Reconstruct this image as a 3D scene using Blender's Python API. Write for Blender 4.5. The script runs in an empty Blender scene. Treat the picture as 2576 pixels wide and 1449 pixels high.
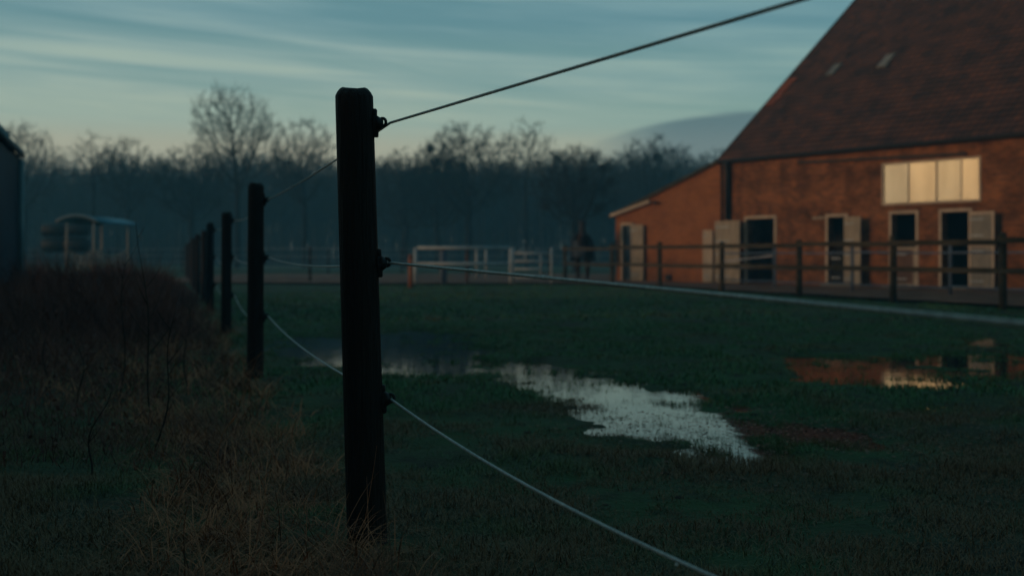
import bpy, bmesh, math, random
import numpy as np
from mathutils import Vector, Matrix
R = math.radians
random.seed(7); rng = np.random.default_rng(7)
scene = bpy.context.scene
COL = scene.collection

# ------------------------------------------------------------------ camera
CAM_H = 0.95; F = 2862.0; CX = 1288.0; HY = 646.0      # survey constants (eye height, focal length, principal column, horizon)
cam = bpy.data.cameras.new("camera"); camo = bpy.data.objects.new("camera", cam); COL.objects.link(camo)
cam.lens = 40; cam.sensor_width = 36; cam.clip_start = 0.05; cam.clip_end = 3000
cam.shift_y = -78.5 / 2576
camo.location = (0, 0, CAM_H); camo.rotation_euler = (R(90), 0, 0)
cam.dof.use_dof = True; cam.dof.focus_distance = 3.72; cam.dof.aperture_fstop = 2.3
cam.dof.aperture_blades = 9
scene.camera = camo
scene.render.resolution_x = 1024; scene.render.resolution_y = 575
scene.view_settings.view_transform = 'Standard'; scene.view_settings.look = 'None'
scene.view_settings.exposure = 0; scene.view_settings.gamma = 1
scene.cycles.max_bounces = 6; scene.cycles.diffuse_bounces = 3; scene.cycles.volume_bounces = 0
scene.cycles.volume_max_steps = 64
scene.cycles.use_denoising = True

def G(x, y, z=0.0):
    """ground point under surveyed image position"""
    Y = (CAM_H - z) * F / (y - HY); return Vector(((x - CX) / F * Y, Y, z))
def PT(x, y, Y):
    return Vector(((x - CX) / F * Y, Y, CAM_H - (y - HY) / F * Y))

# ------------------------------------------------------------------ sun and sky
SUN_AZ = R(-115); SUN_EL = R(8)
sd = Vector((math.sin(SUN_AZ) * math.cos(SUN_EL), math.cos(SUN_AZ) * math.cos(SUN_EL), math.sin(SUN_EL)))
sun = bpy.data.lights.new("sun", 'SUN'); suno = bpy.data.objects.new("sun", sun); COL.objects.link(suno)
sun.energy = 0.85; sun.angle = R(6); sun.color = (1.0, 0.55, 0.30)
suno.rotation_euler = sd.to_track_quat('Z', 'Y').to_euler()

world = bpy.data.worlds.new("World"); scene.world = world; world.use_nodes = True
nt = world.node_tree; N = nt.nodes; L = nt.links; N.clear()
def wn(t, **k):
    n = N.new(t)
    for a, b in k.items(): setattr(n, a, b)
    return n
def mth(op, a, b=None, c=None):
    n = wn('ShaderNodeMath', operation=op)
    for i, v in enumerate((a, b, c)):
        if v is None: continue
        if isinstance(v, (int, float)): n.inputs[i].default_value = v
        else: L.new(v, n.inputs[i])
    return n.outputs[0]
def ramp(fac, stops, mode='EASE'):
    n = wn('ShaderNodeValToRGB'); n.color_ramp.interpolation = mode
    e = n.color_ramp.elements
    while len(e) < len(stops): e.new(0.5)
    for el, (p, c) in zip(e, stops):
        el.position = p; el.color = (c, c, c, 1) if isinstance(c, (int, float)) else (*c, 1)
    L.new(fac, n.inputs[0]); return n.outputs[0]
def mixc(f, a, b, mode='MIX'):
    n = wn('ShaderNodeMix', data_type='RGBA', blend_type=mode)
    for i, v in ((0, f), (6, a), (7, b)):
        if isinstance(v, (int, float)): n.inputs[i].default_value = v
        elif isinstance(v, tuple): n.inputs[i].default_value = (*v, 1)
        else: L.new(v, n.inputs[i])
    return n.outputs[2]
def srgb(r, g, b):
    f = lambda c: (c / 255 / 12.92) if c <= 10 else ((c / 255 + .055) / 1.055) ** 2.4
    return (f(r), f(g), f(b))
tc = wn('ShaderNodeTexCoord'); sep = wn('ShaderNodeSeparateXYZ'); L.new(tc.outputs['Generated'], sep.inputs[0])
az = mth('ARCTAN2', sep.outputs[0], sep.outputs[1]); el = mth('ARCSINE', sep.outputs[2])
sky = wn('ShaderNodeTexSky', sky_type='NISHITA'); sky.sun_disc = False
sky.sun_elevation = SUN_EL; sky.sun_rotation = SUN_AZ; sky.dust_density = 2.0
elp = mth('DIVIDE', el, R(40))      # 0..1 over 40 degrees
SKY_STOPS = [(0.0, srgb(190, 178, 155)), (0.13, srgb(180, 176, 152)), (0.17, srgb(158, 173, 158)), (0.225, srgb(142, 163, 156)),
             (0.30, srgb(116, 146, 150)), (0.44, srgb(74, 114, 128)), (0.6, srgb(92, 130, 138)), (1.0, srgb(82, 120, 130))]
base = ramp(elp, SKY_STOPS)
# azimuth: cooler and darker to the right
azr = mth('MULTIPLY_ADD', az, 1.15, 0.5)
base = mixc(ramp(azr, [(0.25, 0.0), (1.0, 0.75)]), base, mixc(1.0, base, (0.60, 0.80, 0.88), 'MULTIPLY'))
# streaky high cloud sheet
comb = wn('ShaderNodeCombineXYZ')
L.new(mth('MULTIPLY', az, 2.2), comb.inputs[0])
L.new(mth('MULTIPLY_ADD', az, 2.3, mth('MULTIPLY', el, 26.0)), comb.inputs[1])
n1 = wn('ShaderNodeTexNoise'); n1.inputs['Scale'].default_value = 1.1; n1.inputs['Detail'].default_value = 7; n1.inputs['Roughness'].default_value = 0.58
n1.inputs['Distortion'].default_value = 0.55; L.new(comb.outputs[0], n1.inputs[0])
comb2 = wn('ShaderNodeCombineXYZ')
L.new(mth('MULTIPLY', az, 3.0), comb2.inputs[0]); L.new(mth('MULTIPLY_ADD', az, 4.5, mth('MULTIPLY', el, 90.0)), comb2.inputs[1])
n2 = wn('ShaderNodeTexNoise'); n2.inputs['Scale'].default_value = 1.0; n2.inputs['Detail'].default_value = 8; n2.inputs['Distortion'].default_value = 0.3
L.new(comb2.outputs[0], n2.inputs[0])
cl = mth('ADD', mth('MULTIPLY', n1.outputs[0], 0.64), mth('MULTIPLY', n2.outputs[0], 0.36))
dark = mixc(1.0, base, (0.62, 0.77, 0.81), 'MULTIPLY')
lit = mixc(1.0, base, (1.28, 1.17, 1.06), 'MULTIPLY')
gap = ramp(cl, [(0.36, 1.0), (0.60, 0.0)]); brt = ramp(cl, [(0.50, 0.0), (0.68, 1.0)])
lowfade = ramp(elp, [(0.13, 0.12), (0.24, 1.0)])
c1 = mixc(mth('MULTIPLY', gap, lowfade), base, dark)
c2 = mixc(mth('MULTIPLY', brt, lowfade), c1, lit)
# low slate cloud bank near the barn
ad_ = mth('SUBTRACT', az, R(4.24))
top_ = mth('ADD', mth('MULTIPLY_ADD', ad_, 0.341, R(5.75)), mth('MULTIPLY', mth('MULTIPLY', ad_, ad_), -0.0224 * 57.3))
dz = mth('ADD', mth('SUBTRACT', el, top_), mth('MULTIPLY_ADD', n1.outputs[0], 0.012, -0.006))
bank = mth('MULTIPLY', ramp(mth('MULTIPLY_ADD', dz, 60.0, 0.5), [(0.32, 1.0), (0.66, 0.0)]), ramp(mth('MULTIPLY_ADD', az, 4.0, 0.0), [(0.16, 0.0), (0.60, 0.80)]))
bankc = ramp(elp, [(0.11, srgb(104, 120, 124)), (0.19, srgb(70, 90, 100))])
c3 = mixc(bank, c2, bankc)
nis = mixc(1.0, sky.outputs[0], (0.035, 0.05, 0.055), 'MULTIPLY')
c4 = mixc(0.10, c3, nis)
# glow round the low sun, behind the viewer on the left
dotn = wn('ShaderNodeVectorMath', operation='DOT_PRODUCT'); L.new(tc.outputs['Generated'], dotn.inputs[0])
g = Vector((math.sin(R(-100)), math.cos(R(-100)), 0.10)).normalized(); dotn.inputs[1].default_value = g
gl = ramp(dotn.outputs['Value'], [(0.80, 0.0), (0.93, 0.35), (1.0, 1.0)], 'LINEAR')
c5 = mixc(gl, c4, (1.3, 0.80, 0.34))
# behind the viewer the sky colour itself is dimmed
bk = ramp(mth('MULTIPLY_ADD', sep.outputs[1], 0.5, 0.5), [(0.05, 0.42), (0.6, 1.0)])
bkm = wn('ShaderNodeMix', data_type='RGBA', blend_type='MULTIPLY'); bkm.inputs[0].default_value = 1
L.new(c5, bkm.inputs[6]); L.new(mixc(gl, bk, (1.0, 1.0, 1.0)), bkm.inputs[7])
bg = wn('ShaderNodeBackground'); L.new(bkm.outputs[2], bg.inputs[0]); bg.inputs[1].default_value = 1.45
wo = wn('ShaderNodeOutputWorld'); L.new(bg.outputs[0], wo.inputs[0])

# ------------------------------------------------------------------ materials
def mat(name, c1, c2=None, scale=5.0, rough=0.8, bump=0.0, bscale=None, stretch=(1, 1, 1), lo=0.35, hi=0.65, spec=0.3, metal=0.0, detail=6, isl=0.0, coat=None):
    m = bpy.data.materials.new(name); m.use_nodes = True; t = m.node_tree; b = t.nodes['Principled BSDF']
    b.inputs['Roughness'].default_value = rough; b.inputs['Specular IOR Level'].default_value = spec; b.inputs['Metallic'].default_value = metal
    c2 = c2 or tuple(v * 0.6 for v in c1)
    tcn = t.nodes.new('ShaderNodeTexCoord'); mp = t.nodes.new('ShaderNodeMapping'); mp.inputs['Scale'].default_value = stretch
    t.links.new(tcn.outputs['Object'], mp.inputs[0])
    n = t.nodes.new('ShaderNodeTexNoise'); n.inputs['Scale'].default_value = scale; n.inputs['Detail'].default_value = detail
    t.links.new(mp.outputs[0], n.inputs[0])
    r = t.nodes.new('ShaderNodeMapRange'); r.inputs[1].default_value = lo; r.inputs[2].default_value = hi
    t.links.new(n.outputs[0], r.inputs[0])
    fac = r.outputs[0]
    if isl:
        ge = t.nodes.new('ShaderNodeNewGeometry'); a = t.nodes.new('ShaderNodeMath'); a.operation = 'MULTIPLY_ADD'
        t.links.new(ge.outputs['Random Per Island'], a.inputs[0]); a.inputs[1].default_value = isl
        a2 = t.nodes.new('ShaderNodeMath'); a2.operation = 'SUBTRACT'; a2.inputs[1].default_value = isl / 2; t.links.new(fac, a2.inputs[0])
        t.links.new(a2.outputs[0], a.inputs[2]); a.use_clamp = True; fac = a.outputs[0]
    x = t.nodes.new('ShaderNodeMix'); x.data_type = 'RGBA'; x.inputs[6].default_value = (*c1, 1); x.inputs[7].default_value = (*c2, 1)
    t.links.new(fac, x.inputs[0]); t.links.new(x.outputs[2], b.inputs['Base Color'])
    if bump:
        n2 = t.nodes.new('ShaderNodeTexNoise'); n2.inputs['Scale'].default_value = bscale or scale * 4; n2.inputs['Detail'].default_value = 8
        t.links.new(mp.outputs[0], n2.inputs[0]); bp = t.nodes.new('ShaderNodeBump'); bp.inputs['Strength'].default_value = bump; bp.inputs['Distance'].default_value = 0.02
        t.links.new(n2.outputs[0], bp.inputs['Height']); t.links.new(bp.outputs[0], b.inputs['Normal'])
    return m

def brick_mat(name, ca, cb, mortar, plane='XZ', bw=0.22, bh=0.075, big=((0.6, 0.6, 0.6), 0.9), rough=0.85, offset=0.5, msize=0.01, bumpd=0.01, blotch=0.45):
    m = bpy.data.materials.new(name); m.use_nodes = True; t = m.node_tree; b = t.nodes['Principled BSDF']; b.inputs['Roughness'].default_value = rough
    b.inputs['Specular IOR Level'].default_value = 0.2
    tcn = t.nodes.new('ShaderNodeTexCoord'); s = t.nodes.new('ShaderNodeSeparateXYZ'); t.links.new(tcn.outputs['Object'], s.inputs[0])
    c = t.nodes.new('ShaderNodeCombineXYZ'); t.links.new(s.outputs['XYZ'.index(plane[0])], c.inputs[0]); t.links.new(s.outputs['XYZ'.index(plane[1])], c.inputs[1])
    k = t.nodes.new('ShaderNodeTexBrick'); k.inputs['Scale'].default_value = 1; k.inputs['Brick Width'].default_value = bw; k.inputs['Row Height'].default_value = bh
    k.inputs['Mortar Size'].default_value = msize; k.inputs['Color1'].default_value = (*ca, 1); k.inputs['Color2'].default_value = (*cb, 1); k.inputs['Mortar'].default_value = (*mortar, 1)
    k.offset = offset; t.links.new(c.outputs[0], k.inputs[0])
    n = t.nodes.new('ShaderNodeTexNoise'); n.inputs['Scale'].default_value = big[1]; n.inputs['Detail'].default_value = 9; n.inputs['Roughness'].default_value = 0.62
    t.links.new(tcn.outputs['Object'], n.inputs[0])
    r = t.nodes.new('ShaderNodeMapRange'); r.inputs[1].default_value = 0.40; r.inputs[2].default_value = 0.66; t.links.new(n.outputs[0], r.inputs[0])
    rr = t.nodes.new('ShaderNodeMath'); rr.operation = 'MULTIPLY'; rr.inputs[1].default_value = blotch * 2; t.links.new(r.outputs[0], rr.inputs[0])
    x = t.nodes.new('ShaderNodeMix'); x.data_type = 'RGBA'; x.blend_type = 'MULTIPLY'; t.links.new(rr.outputs[0], x.inputs[0])
    t.links.new(k.outputs[0], x.inputs[6]); x.inputs[7].default_value = (*big[0], 1)
    t.links.new(x.outputs[2], b.inputs['Base Color'])
    bp = t.nodes.new('ShaderNodeBump'); bp.inputs['Distance'].default_value = bumpd; bp.inputs['Strength'].default_value = 0.8; bp.invert = True
    t.links.new(k.outputs['Fac'], bp.inputs['Height']); t.links.new(bp.outputs[0], b.inputs['Normal'])
    return m

M = {}
M['post'] = mat('creosoted_wood', (0.007, 0.0065, 0.006), (0.013, 0.010, 0.008), 3, 0.6, 0.9, 14, (6, 6, 0.5), spec=0.15)
M['post_far'] = mat('brown_post', (0.03, 0.02, 0.014), (0.015, 0.011, 0.009), 3, 0.85, 0.4, 14, (6, 6, 0.5), spec=0.1)  # browner tone for the far posts
M['plastic'] = mat('black_plastic', (0.008, 0.008, 0.009), (0.012, 0.012, 0.012), 20, 0.55, spec=0.25)
M['rope'] = mat('grey_rope', (0.46, 0.48, 0.46), (0.28, 0.29, 0.28), 90, 0.5, 0.4, 300, (1, 1, 1), spec=0.4)
M['drop'] = mat('water_drop', (0.7, 0.7, 0.7), (0.8, 0.8, 0.8), 5, 0.05, spec=1.0)
M['ground'] = None
M['bark'] = mat('dark_bark', (0.018, 0.016, 0.014), (0.010, 0.009, 0.008), 2, 0.95, spec=0.05)
M['twig'] = mat('bare_twigs', (0.038, 0.032, 0.028), (0.022, 0.019, 0.017), 2, 0.95, spec=0.05)
M['brush'] = mat('woodland_brush', (0.045, 0.062, 0.062), (0.085, 0.082, 0.075), 0.25, 1.0, spec=0.0, isl=0.9)  # paler and bluer than the bark: distance haze put into the colour
M['dry'] = mat('dry_grass', (0.47, 0.180, 0.090), (0.10, 0.050, 0.032), 2.2, 0.85, spec=0.1, isl=0.8)
M['bramble'] = mat('bramble_twigs', (0.20, 0.088, 0.066), (0.07, 0.038, 0.034), 1.5, 0.9, spec=0.05, isl=0.8)
M['stalk'] = mat('dead_stalk', (0.035, 0.025, 0.02), (0.02, 0.016, 0.013), 6, 0.9, spec=0.05)
M['rail'] = mat('rail_wood', (0.075, 0.062, 0.042), (0.035, 0.032, 0.022), 2, 0.85, 0.3, 10, (1, 1, 4), spec=0.1)
M['galv'] = mat('galvanised_steel', (0.42, 0.46, 0.47), (0.28, 0.32, 0.33), 3, 0.6, metal=0.0, spec=0.4)
M['bluepost'] = mat('blue_grey_post', (0.10, 0.14, 0.19), (0.07, 0.09, 0.13), 3, 0.7)
M['orange'] = mat('orange_post', (0.34, 0.12, 0.05), (0.24, 0.08, 0.035), 3, 0.6)
M['tape'] = mat('white_tape', (0.42, 0.42, 0.45), (0.30, 0.30, 0.34), 6, 0.6)
M['brick'] = brick_mat('barn_brick', (0.36, 0.120, 0.040), (0.17, 0.062, 0.028), (0.22, 0.12, 0.06), 'XZ', big=((0.36, 0.36, 0.38), 1.6), blotch=0.5)
M['brick_side'] = brick_mat('barn_brick_side', (0.40, 0.120, 0.038), (0.27, 0.082, 0.030), (0.24, 0.125, 0.06), 'YZ', big=((0.24, 0.25, 0.30), 1.1), blotch=0.5)
M['brick_annex'] = brick_mat('annex_brick', (0.38, 0.130, 0.042), (0.28, 0.098, 0.034), (0.27, 0.12, 0.055), 'XZ', big=((0.62, 0.60, 0.62), 1.1), blotch=0.35)
M['tile'] = brick_mat('roof_tiles', (0.175, 0.056, 0.022), (0.100, 0.036, 0.018), (0.04, 0.02, 0.018), 'XY', bw=0.24, bh=0.27, big=((0.30, 0.38, 0.46), 1.3), offset=0.0, msize=0.022, bumpd=0.03, rough=0.75)
M['tile_new'] = brick_mat('new_roof_tiles', (0.36, 0.10, 0.045), (0.28, 0.075, 0.035), (0.10, 0.03, 0.02), 'XY', bw=0.24, bh=0.27, offset=0.0, msize=0.022, bumpd=0.03)
M['fascia'] = mat('dark_fascia', (0.02, 0.018, 0.016), (0.03, 0.025, 0.02), 3, 0.7)
M['pale'] = mat('pale_paint', (0.50, 0.40, 0.30), (0.36, 0.29, 0.22), 4, 0.7, stretch=(1, 1, .5))
M['leaf'] = mat('door_leaf_paint', (0.36, 0.30, 0.22), (0.25, 0.21, 0.16), 3, 0.7, stretch=(3, 3, .7))
M['skyl'] = mat('old_skylight', (0.20, 0.18, 0.15), (0.13, 0.12, 0.10), 3, 0.6)
M['leaf_grey'] = mat('grey_leaf_paint', (0.24, 0.22, 0.18), (0.17, 0.16, 0.14), 3, 0.7, stretch=(3, 3, .7))
M['brown_leaf'] = mat('brown_leaf', (0.14, 0.075, 0.05), (0.09, 0.05, 0.035), 3, 0.75, stretch=(3, 3, .7))
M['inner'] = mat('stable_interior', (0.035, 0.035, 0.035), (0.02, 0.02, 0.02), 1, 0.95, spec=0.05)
M['pipe'] = mat('dark_pipe', (0.016, 0.016, 0.017), (0.025, 0.022, 0.02), 5, 0.6)
M['blueglass'] = mat('blue_pane', (0.02, 0.045, 0.075), (0.03, 0.06, 0.09), 2, 0.25, spec=0.6)
M['poly'] = mat('window_sheet', (0.78, 0.72, 0.60), (0.62, 0.56, 0.46), 1.3, 0.16, spec=0.9, stretch=(1.6, 1, .5), metal=0.7)
M['mullion'] = mat('window_mullion', (0.30, 0.25, 0.20), (0.24, 0.2, 0.17), 3, 0.5)
M['shed'] = mat('blue_cladding', (0.008, 0.055, 0.085), (0.005, 0.035, 0.058), 0.6, 0.45, spec=0.4)
M['shed_roof'] = mat('shed_roof', (0.16, 0.26, 0.28), (0.10, 0.18, 0.20), 1.0, 0.6)
M['tarp'] = mat('blue_roof_sheet', (0.03, 0.17, 0.23), (0.02, 0.12, 0.17), 1.5, 0.45, spec=0.5)
M['arch'] = mat('roof_rim', (0.26, 0.28, 0.28), (0.17, 0.19, 0.19), 2, 0.6)
M['feeder'] = mat('feeder_steel', (0.38, 0.32, 0.25), (0.26, 0.22, 0.18), 3, 0.6, metal=0.1)
M['hay'] = mat('hay', (0.20, 0.16, 0.10), (0.11, 0.09, 0.06), 12, 0.95, 0.5, 40)
M['bale'] = mat('wrapped_bale', (0.005, 0.018, 0.021), (0.004, 0.013, 0.016), 2, 0.6)
M['coat'] = mat('horse_coat', (0.030, 0.015, 0.010), (0.012, 0.007, 0.006), 3, 0.7)
M['mane'] = mat('horse_mane', (0.02, 0.015, 0.014), (0.035, 0.024, 0.02), 14, 0.8)
M['rug'] = mat('horse_rug', (0.014, 0.014, 0.024), (0.010, 0.010, 0.017), 3, 0.85)
M['rugfront'] = mat('rug_front', (0.075, 0.10, 0.13), (0.05, 0.07, 0.09), 3, 0.85)
M['lampm'] = mat('lamp_housing', (0.015, 0.015, 0.015), (0.03, 0.03, 0.03), 5, 0.5)
M['leafy'] = mat('fallen_leaf', (0.20, 0.07, 0.03), (0.12, 0.05, 0.03), 8, 0.7, isl=0.9)

# ------------------------------------------------------------------ helpers
def tag(o, label=None, cat=None, group=None, kind=None):
    if label: o['label'] = label
    if cat: o['category'] = cat
    if group: o['group'] = group
    if kind: o['kind'] = kind
    return o
def empty(name, loc=(0, 0, 0), rz=0.0, label=None, cat=None, group=None):
    o = bpy.data.objects.new(name, None); COL.objects.link(o); o.location = loc; o.rotation_euler = (0, 0, rz); o.empty_display_size = .2
    return tag(o, label, cat, group)
def link_mesh(name, me, m, parent=None, smooth=False):
    o = bpy.data.objects.new(name, me); COL.objects.link(o)
    if m is not None: me.materials.append(m)
    if parent is not None: o.parent = parent
    if smooth: me.polygons.foreach_set('use_smooth', [True] * len(me.polygons))
    return o
class MB:
    def __init__(s): s.v = []; s.f = []
    def add(s, vs, fs):
        k = len(s.v); s.v += [tuple(v) for v in vs]; s.f += [tuple(i + k for i in f) for f in fs]; return s
    def box(s, x0, x1, y0, y1, z0, z1, mtx=None):
        vs = [Vector((x, y, z)) for z in (z0, z1) for x, y in ((x0, y0), (x1, y0), (x1, y1), (x0, y1))]
        if mtx: vs = [mtx @ v for v in vs]
        return s.add(vs, [(3, 2, 1, 0), (4, 5, 6, 7), (0, 1, 5, 4), (1, 2, 6, 5), (2, 3, 7, 6), (3, 0, 4, 7)])
    def cbox(s, x0, x1, y0, y1, z0, z1, c=0.01):
        # box with chamfered long edges (bevel on every edge via bmesh)
        bm = bmesh.new(); bmesh.ops.create_cube(bm, size=1)
        for v in bm.verts: v.co = Vector(((x0 + x1) / 2 + v.co.x * (x1 - x0), (y0 + y1) / 2 + v.co.y * (y1 - y0), (z0 + z1) / 2 + v.co.z * (z1 - z0)))
        bmesh.ops.bevel(bm, geom=bm.edges[:], offset=c, segments=1, affect='EDGES')
        bm.verts.index_update(); s.add([v.co.copy() for v in bm.verts], [[v.index for v in f.verts] for f in bm.faces]); bm.free(); return s
    def tube(s, pts, rad, n=8, cap=True, ref=None):
        pts = [Vector(p) for p in pts]; k = len(s.v)
        if isinstance(rad, (int, float)): rad = [rad] * len(pts)
        prev = None
        for i, p in enumerate(pts):
            d = (pts[min(i + 1, len(pts) - 1)] - pts[max(i - 1, 0)])
            d = d.normalized() if d.length > 1e-9 else Vector((0, 0, 1))
            if prev is None:
                a = d.orthogonal().normalized() if ref is None else (Vector(ref) - d * d.dot(Vector(ref))).normalized()
            else: a = (prev - d * d.dot(prev)).normalized()
            prev = a; b = d.cross(a)
            for j in range(n):
                t = 2 * math.pi * j / n; s.v.append(tuple(p + (a * math.cos(t) + b * math.sin(t)) * rad[i]))
        for i in range(len(pts) - 1):
            for j in range(n):
                s.f.append((k + i * n + j, k + i * n + (j + 1) % n, k + (i + 1) * n + (j + 1) % n, k + (i + 1) * n + j))
        if cap:
            s.f.append(tuple(k + j for j in reversed(range(n)))); s.f.append(tuple(k + (len(pts) - 1) * n + j for j in range(n)))
        return s
    def beam(s, a, b, w, h):
        """rectangular bar from a to b (width w sideways, height h)"""
        a = Vector(a); b = Vector(b); d = (b - a).normalized(); sd_ = d.cross(Vector((0, 0, 1)))
        sd_ = Vector((1, 0, 0)) if sd_.length < 1e-4 else sd_.normalized(); u = sd_.cross(d)
        vs = [p + sd_ * sx * w / 2 + u * sz * h / 2 for p in (a, b) for sx, sz in ((-1, -1), (1, -1), (1, 1), (-1, 1))]
        return s.add(vs, [(3, 2, 1, 0), (4, 5, 6, 7), (0, 1, 5, 4), (1, 2, 6, 5), (2, 3, 7, 6), (3, 0, 4, 7)])
    def build(s, name, m, parent=None, smooth=False):
        me = bpy.data.meshes.new(name); me.from_pydata(s.v, [], s.f); me.validate(); me.update()
        return link_mesh(name, me, m, parent, smooth)
def copy_tree(o, parent=None):
    c = o.copy(); COL.objects.link(c)
    if parent is not None: c.parent = parent
    for ch in list(o.children): copy_tree(ch, c)
    return c
def np_mesh(name, V, tris=None, quads=None):
    me = bpy.data.meshes.new(name); V = np.ascontiguousarray(V, np.float32)
    T = np.zeros((0, 3), np.int32) if tris is None else tris.astype(np.int32)
    Q = np.zeros((0, 4), np.int32) if quads is None else quads.astype(np.int32)
    me.vertices.add(len(V)); me.vertices.foreach_set('co', V.ravel())
    nl = T.size + Q.size; me.loops.add(nl); me.loops.foreach_set('vertex_index', np.concatenate([T.ravel(), Q.ravel()]).astype(np.int32))
    npz = len(T) + len(Q); me.polygons.add(npz)
    st = np.concatenate([np.arange(len(T)) * 3, T.size + np.arange(len(Q)) * 4]).astype(np.int32)
    me.polygons.foreach_set('loop_start', st)
    me.update(calc_edges=True); return me

# value noise in numpy
_tab = rng.random((256, 256))
def vnoise(x, y):
    xi = np.floor(x).astype(int); yi = np.floor(y).astype(int); fx = x - xi; fy = y - yi
    fx = fx * fx * (3 - 2 * fx); fy = fy * fy * (3 - 2 * fy)
    g_ = lambda a, b: _tab[a & 255, b & 255]
    return (g_(xi, yi) * (1 - fx) + g_(xi + 1, yi) * fx) * (1 - fy) + (g_(xi, yi + 1) * (1 - fx) + g_(xi + 1, yi + 1) * fx) * fy
def fbm(x, y, o=4):
    s = 0; a = 0.5; t = 0
    for i in range(o):
        s = s + a * vnoise(x * 2 ** i + 17 * i, y * 2 ** i + 31 * i); t += a; a *= 0.5
    return s / t

# ------------------------------------------------------------------ rope fence line (survey)
P1 = Vector((-0.4195, 3.71, 0)); P2 = Vector((-1.90, 8.76, 0)); STEP = Vector((-1.47, 4.92, 0))
def fence_x(Y): return P1.x + (P2.x - P1.x) / (P2.y - P1.y) * (Y - P1.y) - 0.08

# ------------------------------------------------------------------ ground with shallow hollows and standing water
PUD = [
 ([(1215,930),(1300,916),(1420,925),(1540,950),(1680,985),(1800,1018),(1900,1040),(1960,1100),(1930,1160),(1880,1158),(1760,1140),(1600,1100),(1480,1066),(1420,1028),(1330,985),(1240,960)], 1.0),
 ([(880,852),(960,838),(1060,832),(1190,842),(1215,880),(1250,944),(1150,950),(1020,950),(900,944),(740,920),(680,870),(690,838)], 0.95),
 ([(1940,910),(2050,898),(2200,892),(2520,888),(2700,884),(2900,900),(2900,930),(2600,950),(2500,966),(2380,974),(2220,978),(2050,964),(1960,940)], 0.80),
 ([(2400,850),(2530,848),(2530,872),(2400,872)], 0.8),
 ([(2270,1020),(2420,1022),(2415,1050),(2270,1046)], 0.5),
 ([(1880,1030),(2030,1040),(2140,1080),(2100,1150),(1940,1160)], 0.85),
]
def sdf_poly(x, y, poly):
    d = np.full(x.shape, 1e9); ins = np.zeros(x.shape, bool); n = len(poly)
    for i in range(n):
        ax, ay = poly[i]; bx, by = poly[(i + 1) % n]; ex, ey = bx - ax, by - ay
        t = np.clip(((x - ax) * ex + (y - ay) * ey) / (ex * ex + ey * ey), 0, 1)
        d = np.minimum(d, np.hypot(x - ax - t * ex, y - ay - t * ey))
        c = ((ay > y) != (by > y)) & (x < (bx - ax) * (y - ay) / (by - ay + 1e-12) + ax); ins ^= c
    return np.where(ins, d, -d)
PW = [([tuple(G(px, py)[:2]) for px, py in poly], w) for poly, w in PUD]
WATER_Z = 0.0
def ground_z(x, y):
    z = 0.020 + 0.022 * (fbm(x * 1.7 + 3, y * 1.7 + 9, 4) - 0.5) + 0.030 * (fbm(x * 4.1 + 13, y * 4.1 + 19, 3) - 0.5) * (y < 12) + 0.10 * (fbm(x * .12 + 40, y * .12, 2) - 0.5) * np.clip((y - 16) / 25, 0, 1)
    near = (y > 4.5) & (y < 18) & (x > -4.5) & (x < 9)
    if np.any(near):
        xs, ys = x[near], y[near]; m = np.zeros(xs.shape)
        for poly, w in PW:
            m = np.maximum(m, w * np.clip(0.52 + sdf_poly(xs, ys, poly) / 0.80, 0, 1))
        rag = fbm(xs * 7.0, ys * 4.2, 5) - 0.5
        z[near] = z[near] - m * (0.044 - 0.070 * rag)
    # verge left of the fence rises a little
    fx = P1.x - 0.29 * (y - P1.y)
    z = z + 0.12 * np.clip((fx - 0.25 - x) / 2.0, 0, 1) * (0.7 + 0.6 * fbm(x * .8, y * .8, 3))
    return z
def gz1(x, y): return float(ground_z(np.array([float(x)]), np.array([float(y)]))[0])

def grid_mesh(name, xs, ys, zf):
    X, Y = np.meshgrid(xs, ys); Z = zf(X.ravel(), Y.ravel())
    V = np.stack([X.ravel(), Y.ravel(), Z], 1); nx = len(xs); ny = len(ys)
    i = (np.arange(ny - 1)[:, None] * nx + np.arange(nx - 1)[None]).ravel()
    return np_mesh(name, V, quads=np.stack([i, i + 1, i + 1 + nx, i + nx], 1))
xs = np.unique(np.concatenate([np.linspace(-400, -12, 40), np.linspace(-12, -4.6, 60), np.arange(-4.6, 8, 0.06), np.linspace(8, 14, 40), np.linspace(14, 400, 40)]))
ys = np.unique(np.concatenate([np.linspace(-60, 2, 20), np.linspace(2, 5, 50), np.arange(5, 16, 0.06), np.linspace(16, 45, 100), np.linspace(45, 420, 50)]))
gme = grid_mesh('ground', xs, ys, ground_z)
# ground material: wet soil / moss green / sandy paddock, mixed by place and noise
gm = bpy.data.materials.new('field_ground'); gm.use_nodes = True; t = gm.node_tree; b = t.nodes['Principled BSDF']; b.inputs['Roughness'].default_value = 0.9; b.inputs['Specular IOR Level'].default_value = 0.1
tcn = t.nodes.new('ShaderNodeTexCoord')
def gn(scale, lo, hi, st=(1, 1, 1)):
    mp = t.nodes.new('ShaderNodeMapping'); mp.inputs['Scale'].default_value = st; t.links.new(tcn.outputs['Object'], mp.inputs[0])
    n = t.nodes.new('ShaderNodeTexNoise'); n.inputs['Scale'].default_value = scale; n.inputs['Detail'].default_value = 8; t.links.new(mp.outputs[0], n.inputs[0])
    r = t.nodes.new('ShaderNodeMapRange'); r.inputs[1].default_value = lo; r.inputs[2].default_value = hi; t.links.new(n.outputs[0], r.inputs[0]); return r.outputs[0]
def gmix(f, a, b_):
    x = t.nodes.new('ShaderNodeMix'); x.data_type = 'RGBA'; t.links.new(f, x.inputs[0])
    for i, v in ((6, a), (7, b_)):
        if isinstance(v, tuple): x.inputs[i].default_value = (*v, 1)
        else: t.links.new(v, x.inputs[i])
    return x.outputs[2]
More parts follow.
